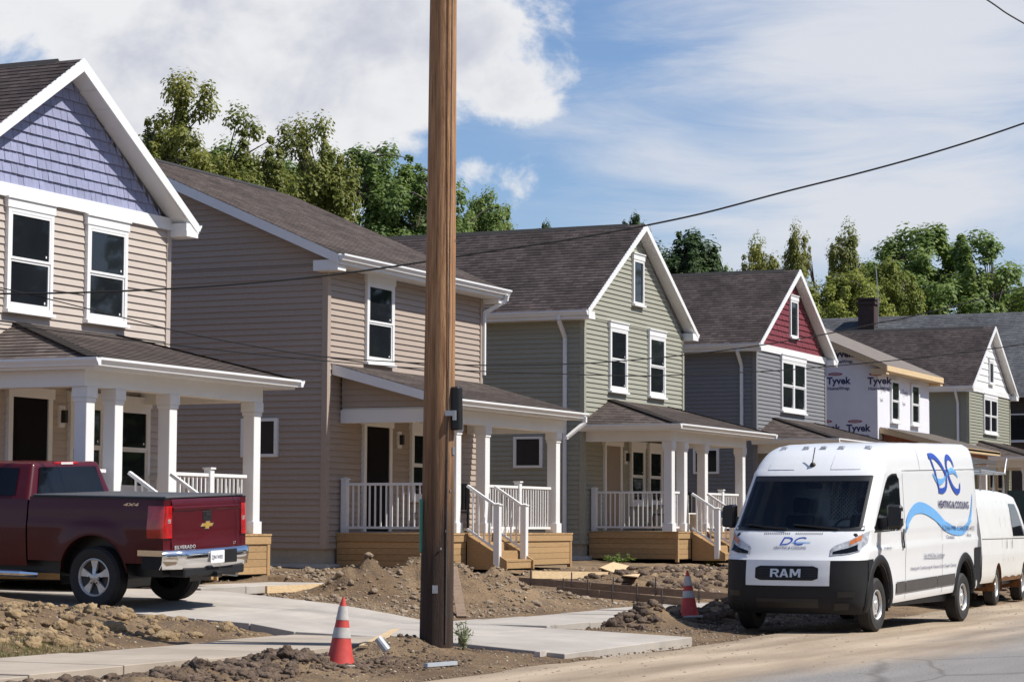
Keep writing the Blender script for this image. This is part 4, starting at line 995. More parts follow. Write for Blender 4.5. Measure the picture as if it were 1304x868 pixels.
    # cross-shaped emblem
    Ee = [(-.155, .0), (-.115, .045), (-.05, .045), (-.038, .075), (.068, .075), (.058, .045), (.155, .045), (.115, -.0), (.05, -.0), (.035, -.035), (-.065, -.035), (-.055, .0)]
    em = MB().prism([(x, -1.120, 1.055+z) for x, z in Ee], (0, .008, 0)).build('emblem', 'chrome', t, fixn=True)
    MB().prism([(x*.86, -1.125, 1.058+z*.82) for x, z in Ee], (0, .004, 0)).build('emblem_fill', 'gold', em, fixn=True)
    lt = MB(); put_text(lt, 'SILVERADO', .062, lambda u, v: (-.74+u*1.35, -1.117, .785+v), offset=.002, spacing=1.15); lt.build('tailgate_lettering', 'steelw', t)
    lt = MB(); put_text(lt, 'LT', .05, lambda u, v: (.62+u*1.2, -1.117, .80+v)); lt.build('tailgate_lettering', 'steelw', t)
    lt = MB(); put_text(lt, '4X4', .085, lambda u, v: (-(xf(-.7, 1.36)+.004), -.45-u*1.6, 1.335+v*.7), shear=.3, offset=.003); lt.build('bed_lettering', 'chrome', t)
    # bumper
    def bump(x, z):
        ax = abs(x); y = -1.30+.05*(ax/1.0)**2+.14*sstep(.70, 1.0, ax)**1.5
        y += {.775: .14, .77: .01, .70: 0, .60: .01, .53: .05}[z]; return (x, y, z)
    xs = [-1.0+.08*i for i in range(26)]
    MB().grid([[bump(x, z) for z in (.775, .77, .70, .60, .53)] for x in xs], True).build('rear_bumper', 'chrome', t, smooth=True)
    for s in (-1, 1):
        MB().grid([[(s*1.0, y, z) for z in (.775, .73, .70)] for y in (-1.115, -1.0, -.72)], s > 0).build('bumper_end', 'chrome', t); MB().grid([[(s*.99, y, z) for z in (.70, .60, .53)] for y in (-1.10, -1.0, -.78)], s > 0).build('bumper_cap', 'plastic', t)
    MB().box(-.70, .70, -1.25, -1.0, .42, .545).build('bumper_valance', 'plastic', t, bevel=.02)
    MB().box(-.06, .06, -1.33, -1.0, .40, .47).build('tow_hitch', 'blacktrim', t, bevel=.01)
    pt = MB().box(-.20, .115, -1.318, -1.306, .585, .745).build('licence_plate', 'white', t)
    lt = MB(); put_text(lt, 'ZJN1W83', .075, lambda u, v: (-.185+u*.82, -1.321, .635+v)); lt.build('plate_lettering', 'decal_n', pt)
    MB().box(.145, .43, -1.312, -1.26, .575, .755).build('bumper_step', 'blacktrim', t, bevel=.01)
    MB().tube([(.62, -1.18, .40), (.64, -.5, .44)], .035, 10).build('exhaust_pipe', 'galv', t)
    # cab upper part
    bel = [(-.935, 1.10), (.935, 1.10), (.935, 3.45), (-.935, 3.45)]; rf = [(-.72, 1.20), (.72, 1.20), (.70, 2.50), (-.70, 2.50)]
    bm = bmesh.new(); vb = [bm.verts.new((x, y, 1.39)) for x, y in bel]; vt = [bm.verts.new((x, y, 1.885)) for x, y in rf]
    bm.faces.new(vb[::-1]); bm.faces.new(vt)
    for i in range(4): bm.faces.new((vb[i], vb[(i+1) % 4], vt[(i+1) % 4], vt[i]))
    bmesh.ops.bevel(bm, geom=[e for e in bm.edges if max(v.co.z for v in e.verts) > 1.5], offset=.075, segments=4, profile=.6, affect='EDGES')
    bmesh.ops.recalc_face_normals(bm, faces=bm.faces); me = bpy.data.meshes.new('cab'); bm.to_mesh(me); bm.free(); me.materials.append(M['maroon']); me.polygons.foreach_set('use_smooth', [True]*len(me.polygons)); me.set_sharp_from_angle(angle=R(35)); link('cab', me, t)
    def quad4(name, a, b, c, d, o, mat):
        a, b, c, d = map(Vector, (a, b, c, d)); nr = (b-a).cross(d-a).normalized()*o
        n = 6; return MB().grid([[lerp(lerp(a, b, i/n), lerp(d, c, i/n), j/n)+nr for j in range(n+1)] for i in range(n+1)], False).build(name, mat, t)
    def onp(i, j, u, v):   # point on the side plane between corner i and j
        p0 = lerp(Vector((*bel[i], 1.39)), Vector((*bel[j], 1.39)), u); p1 = lerp(Vector((*rf[i], 1.885)), Vector((*rf[j], 1.885)), u); return lerp(p0, p1, v)
    quad4('rear_window', onp(0, 1, .095, .10), onp(0, 1, .905, .10), onp(0, 1, .91, .86), onp(0, 1, .09, .86), .012, 'autoglass')
    quad4('side_window', onp(3, 0, .56, .10), onp(3, 0, .90, .10), onp(3, 0, .86, .84), onp(3, 0, .30, .84), .010, 'autoglass')
    quad4('side_window', onp(1, 2, .10, .10), onp(1, 2, .44, .10), onp(1, 2, .70, .84), onp(1, 2, .14, .84), .010, 'autoglass')
    quad4('windscreen', onp(2, 3, .08, .06), onp(2, 3, .92, .06), onp(2, 3, .91, .9), onp(2, 3, .09, .9), .010, 'autoglass')
    b3 = MB().box(-.26, .26, 1.195, 1.26, 1.845, 1.885).build('brake_light', 'lens_r', t, bevel=.01); MB().box(-.13, .13, 1.186, 1.194, 1.85, 1.88).build('cargo_lamp', 'lens_w', b3)
    # bonnet and front end
    rows = []
    for y, zt_, w in ((3.40, 1.40, .92), (3.7, 1.37, .90), (4.2, 1.31, .86), (4.5, 1.22, .84), (4.60, 1.05, .86), (4.62, .60, .88)):
        rows.append([(-w, y, zt_-.10 if zt_ > 1.1 else zt_), (-w*.92, y, zt_-.02), (-w*.5, y, zt_+.01), (0, y, zt_+.02), (w*.5, y, zt_+.01), (w*.92, y, zt_-.02), (w, y, zt_-.10 if zt_ > 1.1 else zt_)])
    MB().grid(rows, False).build('bonnet', 'maroon', t, smooth=True)
    MB().box(-.92, .92, 4.55, 4.72, .5, .78).build('front_bumper', 'chrome', t, bevel=.03)
    for s in (-1, 1): MB().box(min(s*.62, s*.88), max(s*.62, s*.88), 4.56, 4.65, .86, 1.10).build('headlight', 'lens', t, bevel=.02)
    MB().box(-.6, .6, 4.6, 4.645, .82, 1.12).build('grille', 'chrome', t, bevel=.02)
pickup()

# ---- the lettered van
VW = [(.28, .97), (.40, 1.02), (.60, 1.035), (1.02, 1.04), (1.12, 1.05), (1.17, 1.055), (1.20, 1.036), (1.40, 1.036), (1.44, 1.050), (1.47, 1.036), (2.20, .995), (2.25, .999), (2.28, .985), (2.40, .968), (2.50, .945), (2.58, .915), (2.64, .87), (2.67, .80)]
VP_ = [(.28, -.86, .34), (.34, -.95, .42), (.45, -1.0, .46), (.62, -1.02, .48), (.80, -1.01, .48), (.95, -.985, .47), (1.03, -.97, .46), (1.05, -.95, .46), (1.12, -.90, .45), (1.25, -.82, .43), (1.36, -.74, .40), (1.42, -.68, .37), (1.46, -.63, .36), (2.20, .02, .34), (2.26, .07, .34), (2.38, .20, .36), (2.50, .36, .38), (2.58, .53, .40), (2.64, .74, .42), (2.67, .98, .44)]
def van():
    t = vehicle('cargo_van', (32.75, 10.27, 0.012), (0, 0, R(-2.4)), 'white high roof cargo van with blue lettering parked at the kerb', 'van', 'XYZ')
    vx = lambda z: pl([(a, b) for a, b, c in VP_], z); vc = lambda z: pl([(a, c) for a, b, c in VP_], z); vw = lambda z: pl(VW, z)
    B = lambda x, y, z: Vector((x, y, z+.028*x))
    def S(z, q, off=0.0):
        n = 2.3; a = min(1, abs(q)); x = vx(z)+vc(z)*(1-(1-a**n)**(1/n)); return B(x-off, q*vw(z), z)
    def patch(z0, z1, t0, t1, off=0.0, nz=8, nt=14, zf=None):
        """piece of the front skin; zf(q) may bend its lower and upper edge"""
        rows = []
        for i in range(nz+1):
            row = []
            for j in range(nt+1):
                q = lerp(t0, t1, j/nt); lo, hi = zf(q) if zf else (z0, z1); row.append(S(lerp(lo, hi, i/nz), q, off))
            rows.append(row)
        return MB().grid(rows, True)
    tt = [-1, -.985, -.96, -.92, -.86, -.78, -.66, -.5, -.33, -.16, 0, .16, .33, .5, .66, .78, .86, .92, .96, .985, 1]
    def band(z0, z1, n): return MB().grid([[S(lerp(z0, z1, i/n), q) for q in tt] for i in range(n+1)], True)
    band(.28, 1.03, 12).build('front_bumper', 'plastic', t, smooth=True)
    band(1.03, 1.44, 9).build('hood', 'van_white', t, smooth=True)
    for s in (-1, 1): MB().grid([[S(lerp(1.44, 2.21, i/10), s*q) for q in (.885, .90, .92, .94, .96, .98, .99, 1.0)] for i in range(11)], s > 0).build('windscreen_pillar', 'van_white', t, smooth=True)
    # cab interior behind the screen
    MB().hexa([B(-.62, -.93, 1.05), B(-.05, -.97, 1.05), B(-.05, .97, 1.05), B(-.62, .93, 1.05), B(-.58, -.90, 1.40), B(-.05, -.95, 1.43), B(-.05, .95, 1.43), B(-.58, .90, 1.40)]).build('dashboard', 'plastic', t, bevel=.02)
    pn = MB().hexa([B(1.22, -.94, .45), B(1.25, -.94, .45), B(1.25, .94, .45), B(1.22, .94, .45), B(1.22, -.86, 2.62), B(1.25, -.86, 2.62), B(1.25, .86, 2.62), B(1.22, .86, 2.62)]).build('partition', 'galv', t)
    MB().hexa([B(1.20, -.55, 1.55), B(1.215, -.55, 1.55), B(1.215, .12, 1.55), B(1.20, .12, 1.55), B(1.20, -.55, 2.18), B(1.215, -.55, 2.18), B(1.215, .12, 2.18), B(1.20, .12, 2.18)]).build('partition_window', 'blacktrim', pn)
    lat = MB()
    for k in range(-12, 13):
        for sg in (-1, 1):
            a_ = Vector((0, -.215+.06*k-sg*.315, 1.55)); b_ = Vector((0, -.215+.06*k+sg*.315, 2.18)); q0, q1 = 0., 1.
            if abs(b_.y-a_.y) > 1e-6:
                us = sorted(((-.55-a_.y)/(b_.y-a_.y), (.12-a_.y)/(b_.y-a_.y))); q0 = max(0, us[0]); q1 = min(1, us[1])
            if q1-q0 > .05: u0, u1 = lerp(a_, b_, q0), lerp(a_, b_, q1); lat.beam(B(1.19, u0.y, u0.z), B(1.19, u1.y, u1.z), .010, .014)
    lat.build('partition_mesh', 'galv', pn, kind='stuff')
    for sy in (-.5, .5):
        st_ = MB().hexa([B(.45, sy-.27, .85), B(.95, sy-.27, .85), B(.95, sy+.27, .85), B(.45, sy+.27, .85), B(.45, sy-.27, 1.0), B(.9, sy-.27, .98), B(.9, sy+.27, .98), B(.45, sy+.27, 1.0)]).build('seat', 'plastic', t, bevel=.04)
        MB().hexa([B(.82, sy-.26, .98), B(.96, sy-.26, .98), B(.96, sy+.26, .98), B(.82, sy+.26, .98), B(.94, sy-.22, 1.62), B(1.04, sy-.22, 1.62), B(1.04, sy+.22, 1.62), B(.94, sy+.22, 1.62)]).build('seat_back', 'plastic', st_, bevel=.03); MB().hexa([B(.95, sy-.13, 1.66), B(1.04, sy-.13, 1.66), B(1.04, sy+.13, 1.66), B(.95, sy+.13, 1.66), B(.97, sy-.12, 1.88), B(1.05, sy-.12, 1.88), B(1.05, sy+.12, 1.88), B(.97, sy+.12, 1.88)]).build('headrest', 'plastic', st_, bevel=.03)
    MB().tube([B(.12+.08*math.sin(a), -.5+.19*math.cos(a), 1.42+.17*math.sin(a)) for a in arc_pts(20, 0, 2*math.pi)], .016, 6).build('steering_wheel', 'blacktrim', t)
    MB().hexa([B(.14, -.12, 2.02), B(.18, -.12, 2.02), B(.18, .12, 2.02), B(.14, .12, 2.02), B(.14, -.12, 2.10), B(.18, -.12, 2.10), B(.18, .12, 2.10), B(.14, .12, 2.10)]).build('interior_mirror', 'blacktrim', t)
    band(2.21, 2.67, 12).build('roof_brow', 'van_white', t, smooth=True)
    # body sides
    xe = lambda z: vx(z)+vc(z); inv = [(xe(z/100), z/100) for z in range(103, 268)]
    WC = ((0, .47, .58), (4.29, .47, .58)); zw = .375
    def zl(x):
        b = pl([(-.55, .28), (-.3, .30), (.5, .36), (5.2, .36)], x)
        for c, rx, rz in WC:
            if abs(x-c) < rx: b = max(b, zw-.028*x+rz*math.sqrt(1-((x-c)/rx)**2))
        return b
    zu = lambda x: pl(inv, x) if x > inv[0][0] else 1.03
    REAR = 5.18
    for s in (-1, 1):
        fn = lambda x, z: B(x-(.10*max(0, z-1.2) if x > REAR-.01 else 0), s*(vw(z)-(.05*max(0, (x-4.9)/.28)**2 if x > 4.9 else 0)), z)
        st = stations(-.50, REAR, .09, ((0, .47), (4.29, .47)))
        strip(MB(), st, zl, zu, 46, fn, s > 0).build('body_side', 'van_white', t, smooth=True)
        side = lambda x, z, o: B(x, s*(vw(z)+o), z)
        def spatch(name, xa, xb, lo, hi, o, mat, n=12, nz=6):
            f1 = lo if callable(lo) else (lambda x: lo); f2 = hi if callable(hi) else (lambda x: hi)
            return strip(MB(), [lerp(xa, xb, i/n) for i in range(n+1)], f1, f2, nz, lambda x, z: side(x, z, o), s > 0).build(name, mat, t, smooth=True)
        spatch('bumper_corner', -.515, -.30, .285, 1.035, .008, 'plastic', 4, 8)
        for c, rx, rz in WC:
            rows = []
            for k in range(29):
                a = math.pi*(-.04+1.08*k/28); r_ = []
                for q, o in ((0, -.08), (0, .012), (.35, .03), (.8, .028), (1, .004)):
                    x = c-(rx+.13*q)*math.cos(a); z = zw-.028*c+(rz+.13*q)*math.sin(a); z = max(z, .30); r_.append(side(x, z, o))
                rows.append(r_)
            MB().grid(rows, s > 0).build('wheel_arch_trim', 'plastic', t, smooth=True)
            MB().grid([[B(c-.5*math.cos(a), s*1.0, zw-.028*c+.6*math.sin(a)), B(c-.5*math.cos(a), s*.5, zw-.028*c+.6*math.sin(a))] for a in arc_pts(18, -.2, math.pi+.2)]).build('wheel_liner', 'blacktrim', t)
            wheel(t, (c, s*.90, .375), (0, s, 0), .375, .215, .225, 'steel')
        for a, b in ((.74, 1.16), (1.18, 2.75), (2.77, 3.70)): spatch('side_moulding', a, b, .49, .66, .016, 'plastic_g', 6, 2)
        spatch('rear_quarter_cladding', 4.80, 5.155, .50, 1.02, .012, 'plastic', 4, 4)
        # cab door window, mirror, handle
        wl = lambda x: 1.43; wh = lambda x: min(2.20, pl([(-.20, 1.45), (.40, 2.07), (.52, 2.16), (.70, 2.20), (.92, 2.20), (1.0, 2.12)], x))
        spatch('window_surround', -.23, 1.03, lambda x: 1.405, lambda x: wh(max(-.2, min(1.0, x)))+.03, .005, 'blacktrim', 22, 8)
        spatch('side_window', -.17, .985, wl, wh, .010, 'autoglass', 22, 8)
        MB().box(min(s*1.15, s*1.37), max(s*1.15, s*1.37), 0, 0, 0, 0)
        mr = MB().hexa([B(-.06, s*1.16, 1.45), B(-.02, s*1.38, 1.47), B(.14, s*1.36, 1.47), B(.12, s*1.16, 1.45), B(-.06, s*1.16, 1.80), B(-.0, s*1.37, 1.78), B(.14, s*1.35, 1.78), B(.12, s*1.16, 1.80)]).build('mirror', 'blacktrim', t, bevel=.03)
        MB().hexa([B(.0, s*1.02, 1.44), B(.0, s*1.2, 1.46), B(.1, s*1.2, 1.46), B(.1, s*1.02, 1.44), B(.0, s*1.0, 1.6), B(.0, s*1.2, 1.62), B(.1, s*1.2, 1.62), B(.1, s*1.0, 1.6)]).build('mirror_arm', 'blacktrim', mr)
        MB().hexa([B(-.04, s*1.372, 1.6), B(-.02, s*1.385, 1.6), B(.08, s*1.37, 1.6), B(.06, s*1.36, 1.6), B(-.03, s*1.375, 1.7), B(-.01, s*1.385, 1.7), B(.08, s*1.37, 1.7), B(.06, s*1.36, 1.7)]).build('mirror_lamp', 'lens_w', mr)
        spatch('door_handle', 1.02, 1.10, 1.14, 1.42, .022, 'blacktrim', 2, 2)
        for xa, za, zb in ((1.20, .40, 2.26), (-.02, .92, 1.40), (3.05, .40, 1.44), (2.1, 2.27, 2.60)): spatch('panel_gap', xa-.005, xa+.005, za, zb, .002, 'plastic_g', 1, 10)
        spatch('panel_gap', 1.2, 5.1, 2.265, 2.275, .003, 'plastic_g', 20, 1)
        # headlight
        zlo = lambda q: pl([(.57, 1.10), (.80, 1.12), (.93, 1.16), (.99, 1.27)], abs(q)); zhi = lambda q: pl([(.57, 1.19), (.62, 1.235), (.80, 1.31), (.93, 1.40), (.99, 1.43)], abs(q))
        hp = MB(); rows = [[S(lerp(zlo(q), zhi(q), i/6), s*q, .012) for q in [.57+.42*j/12 for j in range(13)]] for i in range(7)]
        hl = hp.grid(rows, s > 0).build('headlight', 'lens', t, smooth=True)
        rows = [[S(lerp(lerp(zlo(q), zhi(q), .62), zhi(q)-.015, i/3), s*q, .016) for q in [.80+.13*j/5 for j in range(6)]] for i in range(4)]
        MB().grid(rows, s > 0).build('indicator_lens', 'lens_o', hl, smooth=True)
        rows = [[S(lerp(zlo(q)+.012, lerp(zlo(q), zhi(q), .44), i/3), s*q, .016) for q in [.60+.30*j/5 for j in range(6)]] for i in range(4)]
        MB().grid(rows, s > 0).build('lamp_reflector', 'autoglass', hl, smooth=True)
        # fog lamp pocket and air slot in the bumper
        patch(.52, .60, s*.70, s*.90, .006).build('bumper_slot', 'blacktrim', t); patch(.34, .44, s*.66, s*.84, .006).build('fog_lamp_pocket', 'blacktrim', t)
    # front details
    def rr(q0, q1, tq, a, b): return lambda q: (lerp(a, a+.03, sstep(q0, q1, abs(q))), lerp(b, b-.03, sstep(q0, q1, abs(q))))
    gs = patch(.68, 1.035, -.60, .60, .022, 8, 20, lambda q: (.68, 1.035)).build('grille_surround', 'van_white', t, smooth=True)
    patch(.75, .95, -.45, .45, .028, 8, 24, lambda q: (lerp(.755, .785, sstep(.38, .45, abs(q))), lerp(.955, .925, sstep(.38, .45, abs(q))))).build('grille', 'plastic', gs)
    for k in range(5): patch(.775+.034*k, .782+.034*k, -.43, .43, .034, 1, 20).build('grille_bar', 'blacktrim', gs)
    def onf(u, v, o): return S(v, -u/vw(v), o)   # u = metres to the viewer's right
    for ch, u0 in (('R', -.225), ('A', -.085), ('M', .07)):
        a = MB(); gl_ = {'R': [(0, 0), (0, 1), (.72, 1), (.95, .86), (.95, .55), (.72, .42), (1, 0), (.72, 0), (.48, .40), (.25, .40), (.25, 0)], 'A': [(0, 0), (.36, 1), (.64, 1), (1, 0), (.74, 0), (.66, .22), (.34, .22), (.26, 0)], 'M': [(0, 0), (0, 1), (.28, 1), (.5, .50), (.72, 1), (1, 1), (1, 0), (.78, 0), (.78, .60), (.58, .18), (.42, .18), (.22, .60), (.22, 0)]}[ch]
        wd = .155 if ch == 'M' else .135; a.add([onf(u0+x*wd, .80+z*.115, .044) for x, z in gl_], [tuple(range(len(gl_)))[::-1]]); q_ = a.build('grille_letter', 'steelw', gs)
        if ch == 'R': a = MB(); a.add([onf(u0+x*wd, .80+z*.115, .047) for x, z in [(.27, .60), (.27, .80), (.64, .80), (.70, .74), (.70, .66), (.64, .60)]], [(5, 4, 3, 2, 1, 0)]); a.build('letter_counter', 'plastic', gs)
        if ch == 'A': a = MB(); a.add([onf(u0+x*wd, .80+z*.115, .047) for x, z in [(.40, .40), (.50, .74), (.60, .40)]], [(2, 1, 0)]); a.build('letter_counter', 'plastic', gs)
    patch(.37, .50, -.45, .45, .006).build('lower_grille', 'blacktrim', t)
    for k in range(14):
        for s in (-1, 1): patch(1.385, 1.41, s*.05+s*.028*k, s*.05+s*.028*k+.012, .004, 1, 1).build('hood_vent', 'plastic_g', t)
    patch(1.435, 1.50, -.93, .93, .008, 3, 24).build('cowl', 'blacktrim', t, smooth=True)
    ws = patch(1.47, 2.20, -.90, .90, .010, 10, 26, lambda q: (1.47+.03*sstep(.7, .9, abs(q)), 2.195-.01*sstep(.8, .9, abs(q)))).build('windscreen', 'screen', t, smooth=True)
    patch(2.13, 2.205, -.905, .905, .012, 2, 26).build('screen_band', 'blacktrim', t, smooth=True)
    for s in (-1, 1): patch(1.47, 2.2, s*.865, s*.905, .012, 8, 3).build('screen_edge', 'blacktrim', t, smooth=True)
    for pts in ([(.74, 1.52), (.45, 1.49), (.10, 1.47)], [(.02, 1.52), (-.35, 1.49), (-.62, 1.47)]): MB().tube([S(z, q, .04) for q, z in pts], .014, 6).build('wiper', 'blacktrim', ws)
    # partition mesh panel seen through the screen, roof
    for s in (-1, 1): patch(2.30, 2.55, s*.28, s*.72, .010, 6, 8).build('brow_panel', 'van_white', t, smooth=True)
    for q in (-.72, -.30, 0, .30, .72):
        p = S(2.60, q, .0); MB().hexa([p+Vector(v) for v in ((-.05, -.05, -.02), (-.05, .05, -.02), (.05, .05, .0), (.05, -.05, .0), (-.02, -.035, .035), (-.02, .035, .035), (.05, .035, .045), (.05, -.035, .045))]).build('clearance_light', 'lens', t)
    p = S(2.36, .02, .0); an = MB().lathe([(.045, 0), (.04, .02), (.012, .05)], p, (-1, 0, 1), 12).build('antenna', 'blacktrim', t); MB().tube([p+Vector((-.02, 0, .03)), p+Vector((.10, 0, .26))], .008, 6).build('antenna_rod', 'blacktrim', an)
    n = 14; rows = []
    for i in range(n+1):
        row = []
        for q in tt: a_ = S(2.67, q); row.append(Vector((lerp(a_.x, 5.0, i/n), a_.y*lerp(1, 1, i/n), 2.67+.03*(1-abs(q)**3)*sstep(0, .2, i/n)+.028*lerp(a_.x, 5.0, i/n))))
        rows.append(row)
    MB().grid(rows, True).build('roof', 'van_white', t, smooth=True)
    MB().grid([[B(REAR-.10*max(0, z-1.2), q*(vw(z)-.05), z) for q in (-1, -.5, 0, .5, 1)] for z in (.36, .6, 1.0, 1.4, 1.8, 2.2, 2.5, 2.67)], False).build('rear_doors', 'van_white', t)
    MB().box(5.1, 5.25, -.98, .98, .50, .66).build('rear_bumper', 'plastic', t, bevel=.02)
    MB().box(-.5, 5.0, -.9, .9, .33, .47).build('underbody', 'blacktrim', t)
    # decals on the near side: strokes laid on the skin
    dec = lambda x, z, o=.004: B(x, -(vw(z-.028*x)+o+.007), z-.028*x)
    def ribbon(pts, ws, name, mat, o=.004, close=False):
        P = [Vector((a, b)) for a, b in pts]; rows = []
        for i, p in enumerate(P):
            d = (P[min(i+1, len(P)-1)]-P[max(i-1, 0)]).normalized(); nn = Vector((-d.y, d.x))*ws[i]/2; rows.append([dec(p.x+nn.x, p.y+nn.y, o), dec(p.x, p.y, o), dec(p.x-nn.x, p.y-nn.y, o)])
        MB().grid(rows, True).build(name, mat, t)
    def cat(pts, n=26):   # smooth curve through points
        out = []
        for i in range(n+1):
            f = i/n*(len(pts)-1); k = min(int(f), len(pts)-2); u = f-k; p0 = pts[max(k-1, 0)]; p1 = pts[k]; p2 = pts[k+1]; p3 = pts[min(k+2, len(pts)-1)]
            out.append(tuple(.5*(2*p1[j]+(p2[j]-p0[j])*u+(2*p0[j]-5*p1[j]+4*p2[j]-p3[j])*u*u+(3*p1[j]-p0[j]-3*p2[j]+p3[j])*u**3) for j in range(2)))
        return out
    H = lambda pts: [(x-.25, z) for x, z in pts]
    zt_, zb_ = 2.575, 2.03
    wv = cat(H([(1.47, 1.40), (1.60, 1.58), (1.95, 1.74), (2.40, 1.76), (2.95, 1.66), (3.45, 1.50), (4.0, 1.42), (4.45, 1.43), (4.75, 1.55), (4.93, 1.75), (5.03, 2.02)]), 60)
    wid = [pl([(0, .03), (.08, .12), (.25, .17), (.45, .16), (.6, .13), (.75, .12), (.85, .09), (1, .01)], i/60) for i in range(61)]
    ribbon(wv, wid, 'decal_wave', 'decal_l', .003)
    ribbon(cat(H([(2.95, 2.30), (3.2, 2.18), (3.5, 2.20), (3.75, 2.32), (4.05, 2.36), (4.3, 2.26)]), 30), [pl([(0, .01), (.25, .10), (.5, .05), (.75, .10), (1, .01)], i/30) for i in range(31)], 'decal_swoosh', 'decal_l', .004)
    ribbon(cat(H([(2.93, 2.56), (3.05, 2.38), (3.16, 2.2), (3.27, 2.04)]), 14), [.05]*15, 'decal_letter', 'decal_b', .006)
    ribbon(cat(H([(2.88, 2.56), (3.15, 2.56), (3.45, 2.44), (3.66, 2.26), (3.62, 2.10), (3.45, 2.04), (3.22, 2.04)]), 36), [pl([(0, .085), (.2, .085), (.55, .06), (.8, .09), (1, .075)], i/36) for i in range(37)], 'decal_letter', 'decal_b', .0055)
    ribbon(cat(H([(4.13, 2.42), (4.02, 2.54), (3.86, 2.57), (3.74, 2.48), (3.76, 2.32), (3.93, 2.14), (4.15, 2.04), (4.33, 2.06), (4.38, 2.18)]), 40), [pl([(0, .025), (.25, .095), (.5, .06), (.8, .095), (1, .025)], i/40) for i in range(41)], 'decal_letter', 'decal_b', .0055)
    def line(s, x, z, size, wd, mat, off=.0, sl=.0):
        V, F = text_mesh(s, size, offset=off); w0 = max(v[0] for v in V); a = MB(); a.add([dec(x-.25+v[0]*wd/w0, z+v[1]+sl*(v[0]*wd/w0), .0065) for v in V], F); a.build('side_lettering', mat, t)
    line('HEATING & COOLING', 3.15, 1.78, .15, 1.64, 'decal_n', .004)
    line('1(216)-998-1230(330)-410', 3.26, 1.43, .10, 1.79, 'decal_n', .0)
    line('Cleveland', 3.5, 1.30, .085, .42, 'decal_n'); line('Akron', 4.62, 1.33, .085, .24, 'decal_n')
    line('Sta. HVAC Exp. Certificate', 2.34, 1.03, .075, 1.05, 'decal_n'); line('Heating Air Conditioning Air Cleaners Duct Oxygen Cleaning', 1.67, .845, .07, 2.35, 'decal_n', sl=.012)
    MB().grid([[dec(2.09+1.0*i/8, 1.005+q, .006) for q in (0, .008)] for i in range(9)], False).build('decal_rule', 'decal_n', t)
    line('DC HEATING', .40, 1.16, .045, .34, 'decal_n'); 
    # decals on the hood
    def hood_line(s, cx_, z, size, wd, mat, off=0., sh=0., o=.006):
        V, F = text_mesh(s, size, offset=off, shear=sh); w0 = max(v[0] for v in V); a = MB(); a.add([onf(cx_-wd/2+v[0]*wd/w0, z+v[1], o) for v in V], F); a.build('hood_lettering', mat, t)
    hood_line('DC', .02, 1.245, .155, .40, 'decal_b', .0, .25); hood_line('HEATING & COOLING', .0, 1.185, .055, .48, 'decal_n')
    patch(1.272, 1.282, -.28, -.02, .007, 1, 10).build('hood_swoosh', 'decal_l', t)
van()

